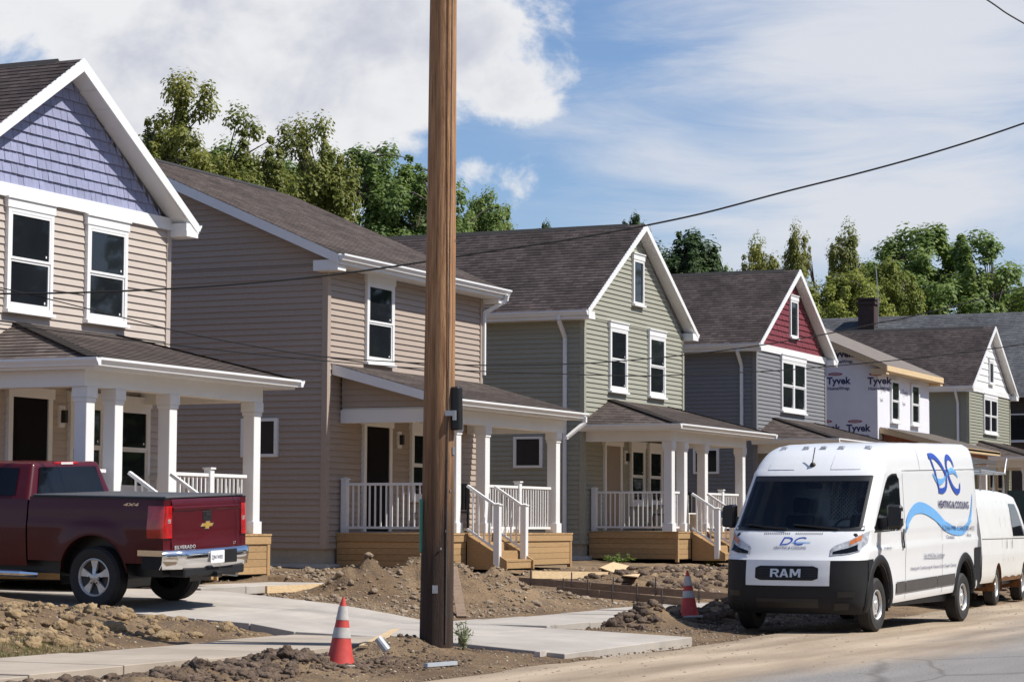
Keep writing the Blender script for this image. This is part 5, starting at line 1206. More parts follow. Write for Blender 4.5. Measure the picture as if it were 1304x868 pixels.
def old_van():
    """older full size van parked nose away, ladder on its roof rack"""
    t = vehicle('old_van', (48.351, 11.604, 0.0), (0, 0, R(4.2)), 'older white van with ladder rack parked beyond the lettered van', 'van', 'XYZ')
    # local: +x forward (away), origin under the front axle; near side is -y
    W_ = [(.42, .93), (.55, .985), (.95, 1.0), (1.1, .99), (1.35, .975), (1.85, .905), (2.10, .84), (2.20, .72)]
    vw = lambda z: pl(W_, z); WC = ((0, .44), (-3.43, .44))
    zu = lambda x: pl([(-5.4, 2.02), (-5.3, 2.20), (-2.2, 2.20), (-.9, 2.16), (-.45, 2.08), (.0, 1.72), (.55, 1.30), (1.0, 1.2), (1.25, 1.12), (1.34, .95)], x)
    def zl(x):
        b = .45
        for c, r_ in WC:
            if abs(x-c) < r_: b = max(b, .37+math.sqrt(r_*r_-(x-c)**2))
        return b
    for s in (-1, 1):
        fn = lambda x, z: (x, s*(vw(z)-.10*max(0, (x-.9)/.45)**2), z)
        strip(MB(), stations(-5.4, 1.34, .11, WC), zl, zu, 22, fn, s < 0).build('body_side', 'van_old', t, smooth=True)
        sp = lambda nm, a, b, lo, hi, o, mat: strip(MB(), [lerp(a, b, i/8) for i in range(9)], lo, hi, 4, lambda x, z: (x, s*(vw(z)+o), z), s < 0).build(nm, mat, t, smooth=True)
        sp('side_window', -1.45, .22, lambda x: 1.32, lambda x: min(1.96, 1.96-.80*max(0, x+.62)), .008, 'autoglass')
        sp('rust_sill', -2.9, -.5, lambda x: .455, lambda x: .53+.02*math.sin(x*7), .004, 'rust')
        for xx in (-1.55, -2.25, -2.9, .45): sp('panel_gap', xx-.006, xx+.006, lambda x: .5, lambda x: 2.0 if xx < 0 else 1.25, .003, 'plastic_g')
        for xx in (-1.72, -2.42): sp('door_handle', xx-.02, xx+.02, lambda x: 1.08, lambda x: 1.24, .02, 'blacktrim')
        sp('body_crease', -5.3, .6, lambda x: 1.262, lambda x: 1.275, .004, 'plastic_g')
        for c, r_ in WC:
            wheel(t, (c, s*.84, .37), (0, s, 0), .37, .215, .23, 'steel')
            MB().grid([[(c-.46*math.cos(a), s*.98, .37+.46*math.sin(a)), (c-.46*math.cos(a), s*.5, .37+.46*math.sin(a))] for a in arc_pts(14, -.2, math.pi+.2)]).build('wheel_liner', 'rust', t)
        MB().box(.15, .30, min(s*1.02, s*1.22), max(s*1.02, s*1.22), 1.28, 1.55).build('mirror', 'blacktrim', t, bevel=.02)
    xs = [-5.4, -5.3, -3, -2.2, -.9, -.45, -.2, .0, .3, .55, 1.0, 1.25, 1.34]
    MB().grid([[(x, q*(vw(zu(x))-.10*max(0, (x-.9)/.45)**2), zu(x)+.05*(1-q*q)) for q in (-1, -.9, -.6, -.2, .2, .6, .9, 1)] for x in xs], True).build('roof_and_hood', 'van_old', t, smooth=True)
    MB().grid([[(x, q*vw(zu(x)), zu(x)+.012+.055*(1-q*q)) for q in (-.92, -.5, 0, .5, .92)] for x in (-.42, -.2, .0, .25, .52)], True).build('windscreen', 'autoglass', t)
    MB().grid([[(-5.4, q*vw(z), z) for q in (-1, 0, 1)] for z in (.45, 1, 1.5, 1.9)], False).build('rear_doors', 'van_old', t)
    MB().grid([[(1.34, q*.86, z) for q in (-1, 0, 1)] for z in (.45, .95)], True).build('front_panel', 'plastic', t)
    MB().box(-5.55, -5.4, -.95, .95, .45, .62).build('rear_bumper', 'plastic', t); MB().box(-5.2, 1.2, -.8, .8, .36, .5).build('underbody', 'blacktrim', t)
    rk = MB().tube([(-4.2, -.78, 2.18), (-4.2, -.78, 2.56), (-4.2, .78, 2.56), (-4.2, .78, 2.18)], .022, 8).build('roof_rack', 'galv', t)
    for x in (-2.6, -1.3): MB().tube([(x, -.78, 2.18), (x, -.78, 2.56), (x, .78, 2.56), (x, .78, 2.18)], .022, 8).build('rack_hoop', 'galv', rk)
    for y in (-.80, .80): MB().tube([(-4.3, y, 2.56), (-1.2, y, 2.56)], .022, 8).build('rack_rail', 'galv', rk)
    MB().tube([(-1.3, -.8, 2.56), (-1.15, -.8, 2.74), (-1.0, -.8, 2.86)], .022, 8).build('rack_stop', 'galv', rk)
    l = thing('ladder', (45.159, 11.069, 2.60), 'dark extension ladder lying on the roof rack of the older van', 'ladder'); l.rotation_euler = (0, 0, R(4.2)); ORG[l.name] = Vector((0, 0, 0))
    for k, z in ((0, .0), (1, .14)):
        for y in (-.28, .16): MB().box(-1.9+.1*k, 2.3+.1*k, y, y+.035, z, z+.085).build('ladder_rail', 'plastic_g', l)
        me = MB().tube([(0, -.27, z+.04), (0, .17, z+.04)], .016, 6).mesh('ladder_rung', 'galv')
        for i in range(13): link('ladder_rung', me, l, (-1.75+.1*k+.31*i, 0, 0))
old_van()

# ------------------------------------------------------------------ street furniture and clutter
def on_ground(px, py, dz=0.0):
    z = .1
    for _ in range(14):
        p = atz(px, py, z); z = lerp(z, ground_z(p.x, p.y)+dz, .6)
    return atz(px, py, z)
def utility_pole():
    b = Vector((24.05, 11.96, ground_z(24.05, 11.96)-.3)); t = thing('utility_pole', b, 'tall brown wooden utility pole with black box standing beside the sidewalk', 'utility pole')
    mb = MB(); n = 28; rows = []
    for i in range(61):
        z = 12.6*i/60; cx = .0105*z; r_ = .193-.0049*z
        rows.append([b+Vector((cx+.004*math.sin(z*1.3), .003*math.sin(z*.9+1), z))+Vector((math.cos(2*math.pi*k/n), math.sin(2*math.pi*k/n), 0))*r_*(1+.022*noise.noise(Vector((math.cos(2*math.pi*k/n)*2.2, math.sin(2*math.pi*k/n)*2.2, z*.25)))) for k in range(n+1)])
    pm = mb.grid(rows, False).build('pole_shaft', 'pole', t, smooth=True)
    # box on the street side, its bracket, strap and cable guard
    z0 = 1.5+(667-548)/111.5; z1 = 1.5+(667-493)/111.5; c = b+Vector((.03, -.20, 0))
    bx = MB().hexa([(c.x-.055, c.y-.085, z0), (c.x+.055, c.y-.085, z0), (c.x+.055, c.y+.04, z0), (c.x-.055, c.y+.04, z0), (c.x-.055, c.y-.075, z1), (c.x+.055, c.y-.075, z1), (c.x+.055, c.y+.04, z1), (c.x-.055, c.y+.04, z1)]).build('terminal_box', 'blacktrim', t, bevel=.015)
    MB().box(c.x-.12, c.x-.07, c.y-.03, c.y+.07, z0+.16, z0+.22).box(c.x-.12, c.x-.075, c.y-.06, c.y-.031, z0+.11, z0+.22).build('bracket', 'galv', t)
    p = atd(536.5, 635, 26.7); q = atd(536.5, 702, 26.7); MB().tube([p, q], .022, 8).build('cable_guard', 'teal', t)
    for k in range(14):   # tacks, tags and staples left in the wood
        a = R(200+11*k % 120+7*k); z = .9+.37*k+.1*math.sin(k*2.1); r_ = .193-.0049*z+.004; o = Vector((math.cos(a), math.sin(a), 0)); c_ = b+Vector((.0105*z, 0, z))+o*r_; e = Vector((-o.y, o.x, 0)); h_ = .012 if k % 4 else .045
        MB().prism([c_-e*h_*.7-Vector((0, 0, h_)), c_+e*h_*.7-Vector((0, 0, h_)), c_+e*h_*.7+Vector((0, 0, h_)), c_-e*h_*.7+Vector((0, 0, h_))], o*.006).build('pole_tag' if k % 4 == 0 else 'staple', 'galv', t, fixn=True)
    MB().tube([b+Vector((-.10, -.165, .3)), b+Vector((-.08, -.165, 2.2)), b+Vector((-.04, -.165, 6.0)), b+Vector((.02, -.15, 11.0))], .008, 6).build('ground_wire', 'plastic_g', t)
    MB().box(b.x-1.1, b.x+1.3, b.y-.27, b.y-.16, 11.3, 11.42).build('crossarm', 'oldwood', t)
    for x in (-.9, .0, 1.1): MB().lathe([(.03, 0), (.05, .05), (.03, .1), (.045, .14), (0, .17)], (b.x+x, b.y-.21, 11.42), (0, 0, 1), 10).build('insulator', 'galv', t)
utility_pole()
CAB = {'a': [(-160, 376), (0, 374), (100, 372.5), (200, 368.5), (300, 362), (415, 351), (540, 333.5), (614, 321.5), (669, 313.5), (725, 305), (783, 294.6), (828, 286), (900, 270.4), (1000, 244), (1100, 219), (1200, 191), (1304, 157), (1470, 96)],
       'b': [(-160, 330), (0, 366), (120, 395), (228, 422), (321, 440), (389, 451), (460, 458), (580, 464), (640, 465), (700, 464), (770, 461), (870, 452), (972, 439), (1063, 423), (1119, 411), (1160, 403), (1304, 366), (1470, 318)],
       'c': [(-160, 392), (60, 420), (300, 448), (480, 465), (600, 472), (700, 475.5), (803, 478.4), (870, 477), (991, 471.6), (1051, 466.6), (1115, 461), (1200, 452), (1304, 438), (1470, 412)],
       'd': [(-160, 500), (200, 515), (600, 528), (900, 534), (1052, 535), (1304, 538), (1470, 540)], 'e': [(1150, -70), (1257, 0), (1304, 30), (1470, 120)]}
def cat3(pts, n):
    out = []
    for i in range(n+1):
        f = i/n*(len(pts)-1); k = min(int(f), len(pts)-2); u = f-k; p0, p1, p2, p3 = pts[max(k-1, 0)], pts[k], pts[k+1], pts[min(k+2, len(pts)-1)]
        out.append(.5*(2*p1+(p2-p0)*u+(2*p0-5*p1+4*p2-p3)*u*u+(3*p1-p0-3*p2+p3)*u**3))
    return out
for k, r_, lb in (('a', .0135, 'thick black overhead cable sagging past the sage house peak'), ('b', .0085, 'thin black cable crossing the upper windows of the sage house'), ('c', .0075, 'thinner black cable below the one crossing the sage house windows'), ('e', .011, 'black overhead cable cutting the open sky at the top corner')):
    P = cat3([atd(x, y, 31.5 if k != 'c' else 31.8) for x, y in CAB[k]], 70)
    MB().tube(P, r_, 6).build('overhead_cable', 'cable', smooth=True, org=P[35], label=lb, cat='cable')
def cone(p, label, s=1.0, tilt=(0, 0, 0)):
    t = thing('traffic_cone', p, label, 'traffic cone', 'traffic cones'); t.rotation_euler = tilt; ORG[t.name] = Vector((0, 0, 0))
    rz = lambda z: pl([(.03, .150), (.06, .135), (.66, .034), (.70, .028), (.71, .012)], z)
    def band(nm, a, b, mat, o=0.0): return MB().lathe([(rz(lerp(a, b, i/6))*s+o, lerp(a, b, i/6)*s) for i in range(7)], (0, 0, 0), (0, 0, 1), 28)
    body = band('cone_body', .03, .71, 'orange'); body.lathe([(.012*s, .71*s), (0, .712*s)], (0, 0, 0), (0, 0, 1), 28); body.build('cone_body', 'orange', t, auto=40)
    band('c', .30, .405, 'reflect', .003).build('reflective_collar', 'reflect', t, auto=40); band('c', .48, .62, 'reflect', .003).build('reflective_collar', 'reflect', t, auto=40)
    MB().box(-.18*s, .18*s, -.18*s, .18*s, 0, .035*s).build('cone_base', 'cone_base', t, bevel=.01)
p = Vector((21.5, 11.80, 0)); p.z = ground_z(p.x, p.y)-.01; cone(p, 'orange traffic cone among dark clods beside the utility pole', 1.02, (R(2), R(2), .3))
p = on_ground(878, 785); cone((p.x, p.y, p.z-.02), 'orange traffic cone in dark soil beside the lettered van', 1.0, (R(-2), R(4), .5))
# loose pieces, each lying on the dirt
def plank(px0, py0, px1, py1, w, h, mat, name, label, cat, lift=(.02, .02), group=None):
    a = on_ground(px0, py0); b = on_ground(px1, py1); a.z = ground_z(a.x, a.y)+lift[0]; b.z = ground_z(b.x, b.y)+lift[1]
    return MB().beam(a, b, w, h).build(name, mat, org=(a+b)/2, label=label, cat=cat, group=group)
plank(462, 824, 514, 806, .09, .03, 'pine', 'wood_plank', 'pale plank leaning on the dirt beside the utility pole', 'plank', (.04, .10))
plank(430, 829, 470, 822, .10, .03, 'pine', 'wood_plank', 'flat pale board lying in dirt between cone and utility pole', 'plank', (.02, .03))
plank(505, 737, 534, 722, .09, .05, 'oldwood', 'wood_plank', 'brown lumber offcut lying on top of the dirt mound', 'plank', (.06, .06))
plank(512, 717, 524, 713, .06, .06, 'pine', 'wood_stake', 'short yellow stake sticking out of the mound top', 'stake', (.08, .10))
plank(577, 759, 588, 787, .14, .03, 'oldwood', 'wood_plank', 'dark board leaning on the mound behind the utility pole', 'plank', (.02, .02))
plank(542, 850, 580, 847, .05, .04, 'pvc', 'pipe', 'thin grey pipe lying at the road edge below the utility pole', 'pipe', (.03, .03))
plank(684, 836, 697, 834, .07, .06, 'cone_base', 'block', 'small white block beside the apron edge', 'block', (.03, .03))
plank(655, 745, 670, 761, .03, .02, 'pine', 'wood_stake', 'thin pale stick lying on the right slope of the dirt mound', 'stake', (.05, .05))
a = on_ground(493, 831); MB().tube([a+Vector((0, 0, .03)), a+Vector((-.03, .10, .16))], .045, 12).build('pipe', 'pvc', org=a, label='short grey pipe stub standing out of dirt beside the utility pole', cat='pipe')
def wedge(px, py, label):
    a = on_ground(px, py); s = .0; u = Vector((.35, -.93, 0)); v = Vector((0, 0, 1)); t = thing('gutter_scrap', a, label, 'gutter scrap', 'white gutter scraps')
    P = [a+u*-.14+v*.02, a+u*.12+v*.04, a+u*.12+v*.17, a+u*.04+v*.15, a+u*-.14+v*.10]
    MB().prism(P, (.05, .02, .01)).build('gutter_end', 'white', t, fixn=True)
    for k in range(4): MB().prism([p_+Vector((-.012, 0, 0)) for p_ in (a+u*(-.11+.05*k)+v*.035, a+u*(-.10+.05*k)+v*.035, a+u*(-.10+.05*k)+v*.12, a+u*(-.11+.05*k)+v*.12)], (.008, 0, 0)).build('rib', 'galv', t, fixn=True)
wedge(118, 815, 'white scrap of gutter lying in the yellow clods'); wedge(514, 762, 'white scrap of gutter lying on the dirt mound')
def formboard(X, y0, z0, y1, z1, label):
    t = thing('form_board', (X, (y0+y1)/2, ground_z(X, (y0+y1)/2)), label, 'form board', 'wooden walkway forms')
    n = 3
    for i in range(n):
        a = Vector((X+.02*(i % 2), lerp(y0, y1, i/n), lerp(z0, z1, i/n))); b = Vector((X+.02*(i % 2), lerp(y0, y1, (i+1.05)/n), lerp(z0, z1, (i+1.05)/n))); MB().beam(a, b, .04, .13).build('board', 'oldwood', t)
    for i in range(5):
        y = lerp(y0, y1, (i+.3)/5); z = lerp(z0, z1, (i+.3)/5); MB().box(X-.040, X-.022, y-.009, y+.009, z-.35, z+.22+.08*math.sin(i*3)).build('stake', 'plastic_g', t)
formboard(39.6, 18.0, .47, 13.9, .24, 'long brown form board with stakes running from the taupe porch steps')
formboard(37.9, 16.5, .36, 14.2, .20, 'shorter brown form board with stakes behind the dirt mound')
b = MB().beam((40.6, 18.2, .56), (43.6, 17.6, .50), .04, .14).build('form_board', 'pine', org=(42, 17.9, .45), label='pale form board laid crosswise before the taupe porch', cat='form board', group='wooden walkway forms')
MB().beam((31.0, 18.30, .50), (33.3, 18.28, .50), .04, .11).build('form_board', 'pine', org=(32.1, 18.3, .45), label='yellow form board along the front walk of the beige house', cat='form board', group='wooden walkway forms')
def sheet(pts, label, zz):
    P = []
    for x, y in pts: q = on_ground(x, y, zz); P.append(q)
    c = sum(P, Vector())/len(P); MB().prism(P, (0, 0, .018)).build('plywood_sheet', 'ply', org=c, label=label, cat='plywood', fixn=True)
sheet([(764, 723), (781, 716), (806, 722), (786, 731)], 'broken tan plywood sheet lying before the sage porch', .06)
sheet([(782, 732), (806, 723), (818, 727), (812, 735)], 'smaller tan plywood piece beside the larger one', .05)
sheet([(820, 733), (836, 730), (838, 734), (824, 736)], 'narrow tan plywood scrap on the dirt before the sage house', .05)
# things on the porches
def chair(x, y, z, rz, label):
    t = thing('porch_chair', (x, y, z), label, 'chair'); t.rotation_euler = (0, 0, rz); ORG[t.name] = Vector((0, 0, 0)); m_ = 'blacktrim'
    MB().box(-.26, .26, -.25, .25, .40, .44).build('seat', m_, t)
    for i in range(4): MB().box(-.22+.125*i, -.14+.125*i, .23, .26, .46, .95).build('back_slat', m_, t)
    MB().box(-.27, .27, .225, .265, .95, 1.0).build('back_rail', m_, t)
    for sx in (-.24, .24):
        for sy in (-.22, .24): MB().box(sx-.02, sx+.02, sy-.02, sy+.02, 0, .40 if sy < 0 else .95).build('leg', m_, t)
        MB().box(sx-.03, sx+.03, -.25, .22, .62, .65).build('armrest', m_, t)
chair(55.3, 21.2, DECK+.02, R(200), 'black slatted chair on the sage porch by the windows'); chair(56.6, 21.3, DECK+.02, R(160), 'black slatted chair on the sage porch farther from the door')
chair(43.3, 21.2, DECK, R(170), 'black slatted chair on the taupe porch beside its window')
def bench(x, y, z, label):
    t = thing('porch_bench', (x, y, z), label, 'bench'); ORG[t.name] = Vector((0, 0, 0))
    for i in range(3): MB().box(-.62, .62, -.22+.15*i, -.10+.15*i, .43, .46).build('seat_slat', 'white_paint', t)
    for i in range(2): MB().box(-.62, .62, .23, .26, .60+.17*i, .72+.17*i).build('back_slat', 'white_paint', t)
    for sx in (-.58, .55): MB().box(sx, sx+.05, -.22, .27, 0, .43).build('leg', 'white_paint', t); MB().box(sx, sx+.05, .22, .27, .43, .92).build('back_post', 'white_paint', t)
bench(56.0, 20.75, DECK+.02, 'white slatted bench on the sage porch')
tr_ = thing('trim_stack', (43.9, 20.5, DECK), 'stack of white trim lengths lying on the taupe porch floor', 'trim')
for i in range(5): MB().beam((42.6+.05*i, 20.35+.09*i, DECK+.03+.035*(i % 2)), (45.1+.04*i, 20.4+.09*i, DECK+.03+.035*(i % 2)), .075, .05).build('trim_length', 'white', tr_)
# dark green container beyond the older van
def container():
    c = Vector((60.8, 12.3, ground_z(60.8, 12.3))); t = thing('waste_container', c, 'dark green steel waste container beyond the older van', 'container')
    x0, x1, y0, y1, z0, z1 = 58.6, 63, 11.3, 13.25, c.z+.1, c.z+2.35
    MB().box(x0, x1, y0, y0+.06, z0, z1).box(x0, x1, y1-.06, y1, z0, z1).box(x0, x0+.06, y0+.061, y1-.061, z0, z1).box(x1-.06, x1, y0+.061, y1-.061, z0, z1).box(x0, x1, y0, y1, z0-.05, z0-.001).build('shell', 'dgreen', t)
    for i in range(7): MB().box(x0+.2+.65*i, x0+.3+.65*i, y0-.06, y0-.001, z0, z1-.1).build('rib', 'dgreen', t)
    MB().box(x0-.05, x1+.05, y0-.07, y0+.02, z1, z1+.08).build('top_rail', 'dgreen', t)
container()

# ------------------------------------------------------------------ clods, grass and weeds
def ico(sub):
    bm = bmesh.new(); bmesh.ops.create_icosphere(bm, subdivisions=sub, radius=1.0); bm.verts.ensure_lookup_table()
    r_ = ([v.co.copy() for v in bm.verts], [[v.index for v in f.verts] for f in bm.faces]); bm.free(); return r_
ICO = {1: ico(1), 2: ico(2), 3: ico(3)}
def clods(name, areas, mat, label, seed):
    rg = random.Random(seed); mb = MB()
    for x0, x1, y0, y1, n, s0, s1, sub in areas:
        for _ in range(n):
            x = rg.uniform(x0, x1); y = rg.uniform(y0, y1)
            if noise.noise(Vector((x*1.3, y*1.3, seed))) < rg.uniform(-.5, .25): continue
            if in_slab(x, y) and rg.random() > .02: continue
            s = s0*(s1/s0)**(rg.random()**1.9)
            if math.hypot(x-24.05, y-11.96) < .2+s: continue
            V, F = ICO[sub]; o = Vector((rg.uniform(-50, 50), rg.uniform(-50, 50), 0)); sx, sy, sz = s*rg.uniform(.75, 1.35), s*rg.uniform(.75, 1.35), s*rg.uniform(.55, .9)
            c = Vector((x, y, ground_z(x, y)+sz*.12)); q = Matrix.Rotation(rg.uniform(0, 6.28), 3, 'Z')
            mb.add([c+q @ Vector((v.x*sx, v.y*sy, v.z*sz))*(1+.42*noise.noise(v*1.4+o)+(.34*noise.noise(v*3.1+o)+.22*noise.noise(v*7+o) if sub > 1 else .15*noise.noise(v*4+o))) for v in V], F)
    return mb.build(name, mat, kind='stuff', label=label, cat='dirt clods', smooth=True)
clods('yellow_clods', [(18.5, 25.4, 15.0, 18.2, 420, .03, .10, 2), (18.5, 25.5, 14.85, 18.5, 2600, .010, .035, 1), (19.5, 24.8, 15.3, 17.3, 90, .06, .15, 3), (28, 42, 14.9, 20, 500, .012, .04, 1)], 'clod_y', 'yellow clay clods heaped beside the driveway', 3)
clods('dark_clods', [(17.0, 22.3, 11.45, 12.7, 520, .03, .085, 2), (17.0, 23.5, 11.0, 12.8, 2600, .008, .03, 1), (18.2, 21.6, 11.65, 12.6, 130, .05, .10, 3), (23.2, 25.0, 11.7, 12.8, 500, .008, .035, 1),
                     (31.2, 38.8, 11.8, 12.9, 420, .03, .09, 2), (31.0, 34.2, 12.0, 12.85, 80, .06, .13, 3), (30.5, 39, 11.2, 12.9, 1500, .010, .035, 1), (41, 52, 15.6, 18.4, 520, .04, .14, 2), (18.5, 25.4, 15.0, 18.0, 200, .02, .06, 2), (46, 60, 11.2, 13, 300, .04, .14, 2)], 'clod_d', 'dark soil clods along the verge', 4)
clods('spoil_stones', [(30, 37.2, 14.95, 18.8, 5200, .008, .032, 1), (30.5, 37, 15.2, 18.2, 420, .03, .075, 2), (30.3, 37, 18.5, 21.6, 900, .012, .05, 1), (33.6, 39.3, 18.5, 22.5, 400, .02, .08, 2), (37, 60, 14.9, 19.5, 1500, .02, .06, 1), (22, 31, 10.6, 12.7, 1500, .006, .022, 1), (30, 40, 10.5, 11.8, 500, .008, .025, 1)], 'clod_g', 'grey stones and spoil over the dirt mound', 5)
clods('pale_pebbles', [(30, 37.2, 14.95, 18.6, 900, .008, .03, 1), (18.5, 25.4, 14.9, 18.2, 500, .008, .025, 1), (17, 31, 10.8, 12.7, 700, .006, .02, 1), (37, 56, 14.9, 19.5, 500, .015, .045, 1), (31, 39, 11, 12.8, 300, .008, .03, 1)], 'found', 'pale pebbles strewn over the dirt', 6)
def gravel():
    rg = random.Random(31); mb = MB(); V, F = ICO[1]
    for _ in range(5200):
        x = 16+rg.random()*34; y = 10.5-abs(rg.gauss(0, 1.0)) if rg.random() < .75 else rg.uniform(3, 10); s = .005*(5)**(rg.random()**2.2); q = Vector((rg.uniform(-9, 9), rg.uniform(-9, 9), 0)); c = Vector((x, y, .012+.03*math.cos((y-3.4)/7*1.2)-.03))
        mb.add([c+Vector((v.x*s*rg.uniform(.9, 1.2), v.y*s, v.z*s*.7))*(1+.3*noise.noise(v+q)) for v in V], F)
    mb.build('road_gravel', 'clod_g', kind='stuff', label='loose gravel scattered along the road edge', cat='gravel', smooth=True)
gravel()
def grass():
    rg = random.Random(9); mb = MB()
    for _ in range(5200):
        u = rg.random(); x = 17.2+rg.random()**1.2*4.3; y = rg.uniform(14.75, 15.75)
        if in_slab(x, y): continue
        b = Vector((x, y, ground_z(x, y)-.01)); h = rg.uniform(.03, .085); a = rg.uniform(0, 6.28); d = Vector((math.cos(a), math.sin(a), 0)); w = Vector((-d.y, d.x, 0))*.005
        mb.add([b-w, b+w, b+d*h*rg.uniform(.3, 1.1)+Vector((0, 0, h))], [(0, 1, 2)])
    mb.build('grass', 'grass', kind='stuff', label='dry grass at the edge of the sidewalk', cat='grass')
grass()
def weed(x, y, n, h, spread, label, mat='weed', size=.03, seed=1):
    rg = random.Random(seed); z = ground_z(x, y); t = thing('weed', (x, y, z), label, 'weed'); st = MB(); lf = MB()
    for _ in range(n):
        a = rg.uniform(0, 6.28); top = Vector((x+spread*math.cos(a)*rg.random(), y+spread*math.sin(a)*rg.random(), z+h*rg.uniform(.5, 1))); st.tube([(x, y, z-.02), lerp(Vector((x, y, z)), top, .5)+Vector((0, 0, h*.1)), top], .004, 4)
        for k in range(16):
            p = lerp(Vector((x, y, z)), top, rg.uniform(.2, 1))+Vector((rg.gauss(0, .02), rg.gauss(0, .02), rg.gauss(0, .015))); d = Vector((rg.gauss(0, 1), rg.gauss(0, 1), rg.gauss(.2, .6))).normalized(); e = d.cross(Vector((rg.gauss(0, 1), rg.gauss(0, 1), 1))).normalized(); s = size*rg.uniform(.6, 1.2)
            lf.add([p, p+d*s+e*s*.4, p+d*2*s, p+d*s-e*s*.4], [(0, 1, 2, 3)])
    st.build('stem', mat, t, kind='stuff'); lf.build('foliage', mat, t, kind='stuff')
weed(24.25, 11.72, 12, .36, .15, 'pale leafy weed growing at the foot of the utility pole', seed=2)
weed(53.6, 19.3, 8, .22, .25, 'green weed in front of the sage porch skirt', 'leafC', .05, 3); weed(51.6, 20.9, 12, .18, .5, 'low dark weeds under the side of the sage porch', 'leafB', .05, 4)

# ------------------------------------------------------------------ trees
def tree_mesh(seed, leafmat, H=14.0, RX=4.4, lo=.22, n_cl=290, per=160, ls=.17, airy=0.0, spires=9):
    rg = random.Random(seed); tk = MB(); lf = MB(); tops = []
    trunk = [Vector((.15*noise.noise(Vector((z, seed, 0))), .15*noise.noise(Vector((z, seed, 5))), z)) for z in [H*.8*i/8 for i in range(9)]]
    tk.tube(trunk, [.26*(1-i/10.5) for i in range(9)], 8)
    cl = []
    for i in range(n_cl):
        for _ in range(40):
            v = Vector((rg.gauss(0, 1), rg.gauss(0, 1), rg.gauss(0, 1))).normalized(); r_ = rg.random()**.36
            lump = .80+.34*noise.noise(v*1.7+Vector((seed*3.1, 0, 0)))+.30*noise.noise(v*3.6+Vector((0, seed, 0)))
            hz = H*(1-lo)/2; p = Vector((v.x*r_*RX*lump, v.y*r_*RX*lump, H*lo+hz+v.z*r_*hz*(.84+.22*lump)))
            if v.z > .2: p.x *= 1.12; p.y *= 1.12
            if noise.noise(Vector((p.x*.5, p.y*.5, p.z*.5+seed*7))) > -.22+airy: break
        cl.append((p, rg.uniform(.5, 1.05)))
    for i in range(spires):   # upright sprays that break the outline
        a = rg.uniform(0, 6.28); rr_ = RX*rg.random()**.6*.8; z = H*lo+H*(1-lo)*.5*(1+math.sqrt(max(0, 1-(rr_/RX)**2)))*.93
        for k in range(3): cl.append((Vector((math.cos(a)*rr_*(1+.05*k), math.sin(a)*rr_*(1+.05*k), z-.3+.36*k)), .46-.11*k))
    limbs = []
    for i in range(13):
        k = rg.randint(2, 6); b = trunk[k]; p = cl[rg.randrange(n_cl)][0]; m_ = lerp(b, p, .5)+Vector((0, 0, .5)); limbs += [b, m_, p]
        tk.tube([b, lerp(b, m_, .5)+Vector((0, 0, .1)), m_, p], [.12, .10, .07, .02], 5, False)
    for p, s in cl:
        q = min(limbs, key=lambda a: (a-p).length+(2 if a.z > p.z else 0)); tk.tube([q, lerp(q, p, .55)+Vector((0, 0, .15)), p], [.045, .028, .010], 4, False)
        up = Vector((p.x, p.y, (p.z-H*.45)*1.2)); up = up.normalized() if up.length > .1 else Vector((0, 0, 1))
        for _ in range(int(per*s/.6)):
            d = Vector((rg.gauss(0, 1), rg.gauss(0, 1), rg.gauss(0, .72))); d = d if d.length < 1.7 else d*(1.7/d.length*rg.uniform(.5, 1)); c = p+d*s*.46
            nrm = (d.normalized()*1.1+up*.6+Vector((rg.gauss(0, .36), rg.gauss(0, .36), rg.gauss(.55, .3)))).normalized(); e = nrm.cross(Vector((rg.gauss(0, 1), rg.gauss(0, 1), rg.gauss(0, 1)))).normalized(); f = nrm.cross(e); z = ls*rg.uniform(.55, 1.25)
            lf.add([c-e*z*.5, c+f*z*.34-nrm*z*.06, c+e*z*.62, c-f*z*.34-nrm*z*.06], [(0, 1, 2, 3)])
    return tk.mesh('trunk', 'bark'), lf.mesh('crown', leafmat)
RX0 = {'A': 2.9, 'A2': 2.6, 'B': 3.2, 'C': 3.0, 'D': 2.4, 'E': 2.0, 'G': 4.2}
TM = {'A': tree_mesh(11, 'leafA', RX=2.9), 'A2': tree_mesh(23, 'leafA', RX=2.6), 'B': tree_mesh(37, 'leafB', RX=3.2), 'C': tree_mesh(41, 'leafC', RX=3.0), 'D': tree_mesh(53, 'leafD', RX=2.4, n_cl=230), 'E': tree_mesh(67, 'leafA', RX=2.0, n_cl=120, per=105, airy=.08, spires=12), 'G': tree_mesh(71, 'leafB', RX=4.2, n_cl=360, ls=.2)}
def tree(px, ytop, t, kind, wpx, rz, label, zb=.9):
    d = atd(px, ytop, t); tk, cr = TM[kind]; H = d.z-zb
    R0 = RX0[kind]; sx = wpx*1.32/2/PF*t/(R0*.92)
    o = thing('tree', (d.x, d.y, zb-.1), label, 'tree', 'trees behind the houses'); o.rotation_euler = (0, 0, rz); o.scale = (sx, sx, H/14.0); ORG[o.name] = Vector((0, 0, 0))
    link('trunk', tk, o); link('crown', cr, o)
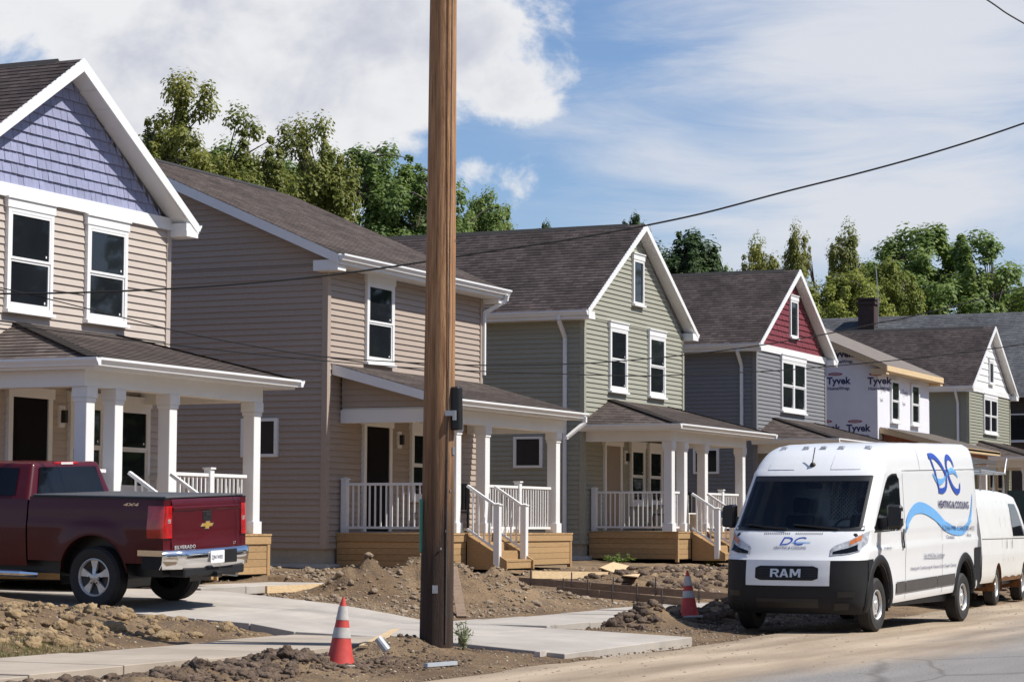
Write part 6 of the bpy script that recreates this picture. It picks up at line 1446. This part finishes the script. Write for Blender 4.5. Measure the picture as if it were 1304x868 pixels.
for a in [(232, 112, 66, 'A', 120, .3, 'olive green tree beside the peak of the beige house, with bare twigs'), (318, 150, 68, 'A2', 110, 1.9, 'olive green tree second from the beige house peak'), (398, 160, 72, 'A', 105, 4.0, 'yellowish green tree above the taupe roof ridge'), (484, 176, 78, 'B', 150, 2.2, 'broad green tree behind the lower end of the taupe roof'),
          (270, 175, 82, 'B', 150, .9, 'green tree filling in behind the olive trees'), (370, 195, 86, 'B', 150, 5.1, 'green tree filling in behind the yellowish tree'),
          (612, 238, 96, 'B', 92, .7, 'small green tree crown beside the utility pole, above the sage roof'), (560, 255, 100, 'A2', 100, 3.3, 'olive crown hidden partly by the utility pole'), (692, 274, 110, 'D', 44, 1.1, 'dark tree top just showing over the sage ridge'),
          (808, 263, 104, 'D', 52, 2.0, 'dark slender tree top behind the sage house peak'), (872, 285, 106, 'D', 96, .2, 'dark green tree between the sage and the grey roof'), (905, 318, 112, 'B', 60, 1.4, 'small green bush-like crown beside the dark tree'),
          (966, 300, 135, 'E', 50, .5, 'thin airy tree above the grey roof'), (1016, 284, 138, 'E', 36, 2.6, 'tall thin airy tree with narrow top above the red gable'), (1076, 284, 140, 'E', 46, 4.4, 'thin airy tree with upright sprays left of the big crown'),
          (1072, 338, 134, 'C', 95, 1.0, 'bright yellow green tree behind the wrapped house'), (1136, 322, 142, 'C', 70, 3.0, 'bright yellow green tree merging with the big crown'), (1196, 284, 150, 'G', 190, .8, 'large broad green tree above the old grey roof'), (1276, 345, 158, 'B', 90, 2.2, 'low green tree at the foot of the big crown')]:
    tree(*a)

# unseen trees added across the street so the windows mirror foliage, not sky
def mirrored_treeline():
    rg = random.Random(77); lf = MB()
    for i in range(60):
        cx = -8+4.8*i+rg.uniform(-1.5, 1.5); cy = rg.uniform(-27, -18); H = rg.uniform(17, 24)
        for k in range(90):
            v = Vector((rg.gauss(0, 1), rg.gauss(0, 1), rg.gauss(0, 1))).normalized()*rg.random()**.4; p = Vector((cx+v.x*3.4, cy+v.y*3.0, H*.5+v.z*H*.5+.2))
            for _ in range(14):
                c = p+Vector((rg.gauss(0, .5), rg.gauss(0, .5), rg.gauss(0, .4))); n_ = Vector((rg.gauss(0, 1), rg.gauss(0, 1), rg.gauss(.5, 1))).normalized(); e = n_.orthogonal().normalized(); f = n_.cross(e); z = rg.uniform(.35, .65)
                lf.add([c-e*z, c+f*z*.6, c+e*z, c-f*z*.6], [(0, 1, 2, 3)])
    lf.build('mirrored_treeline', 'leafD', kind='stuff', label='unseen trees added across the street for the windows to mirror', cat='trees')
mirrored_treeline()
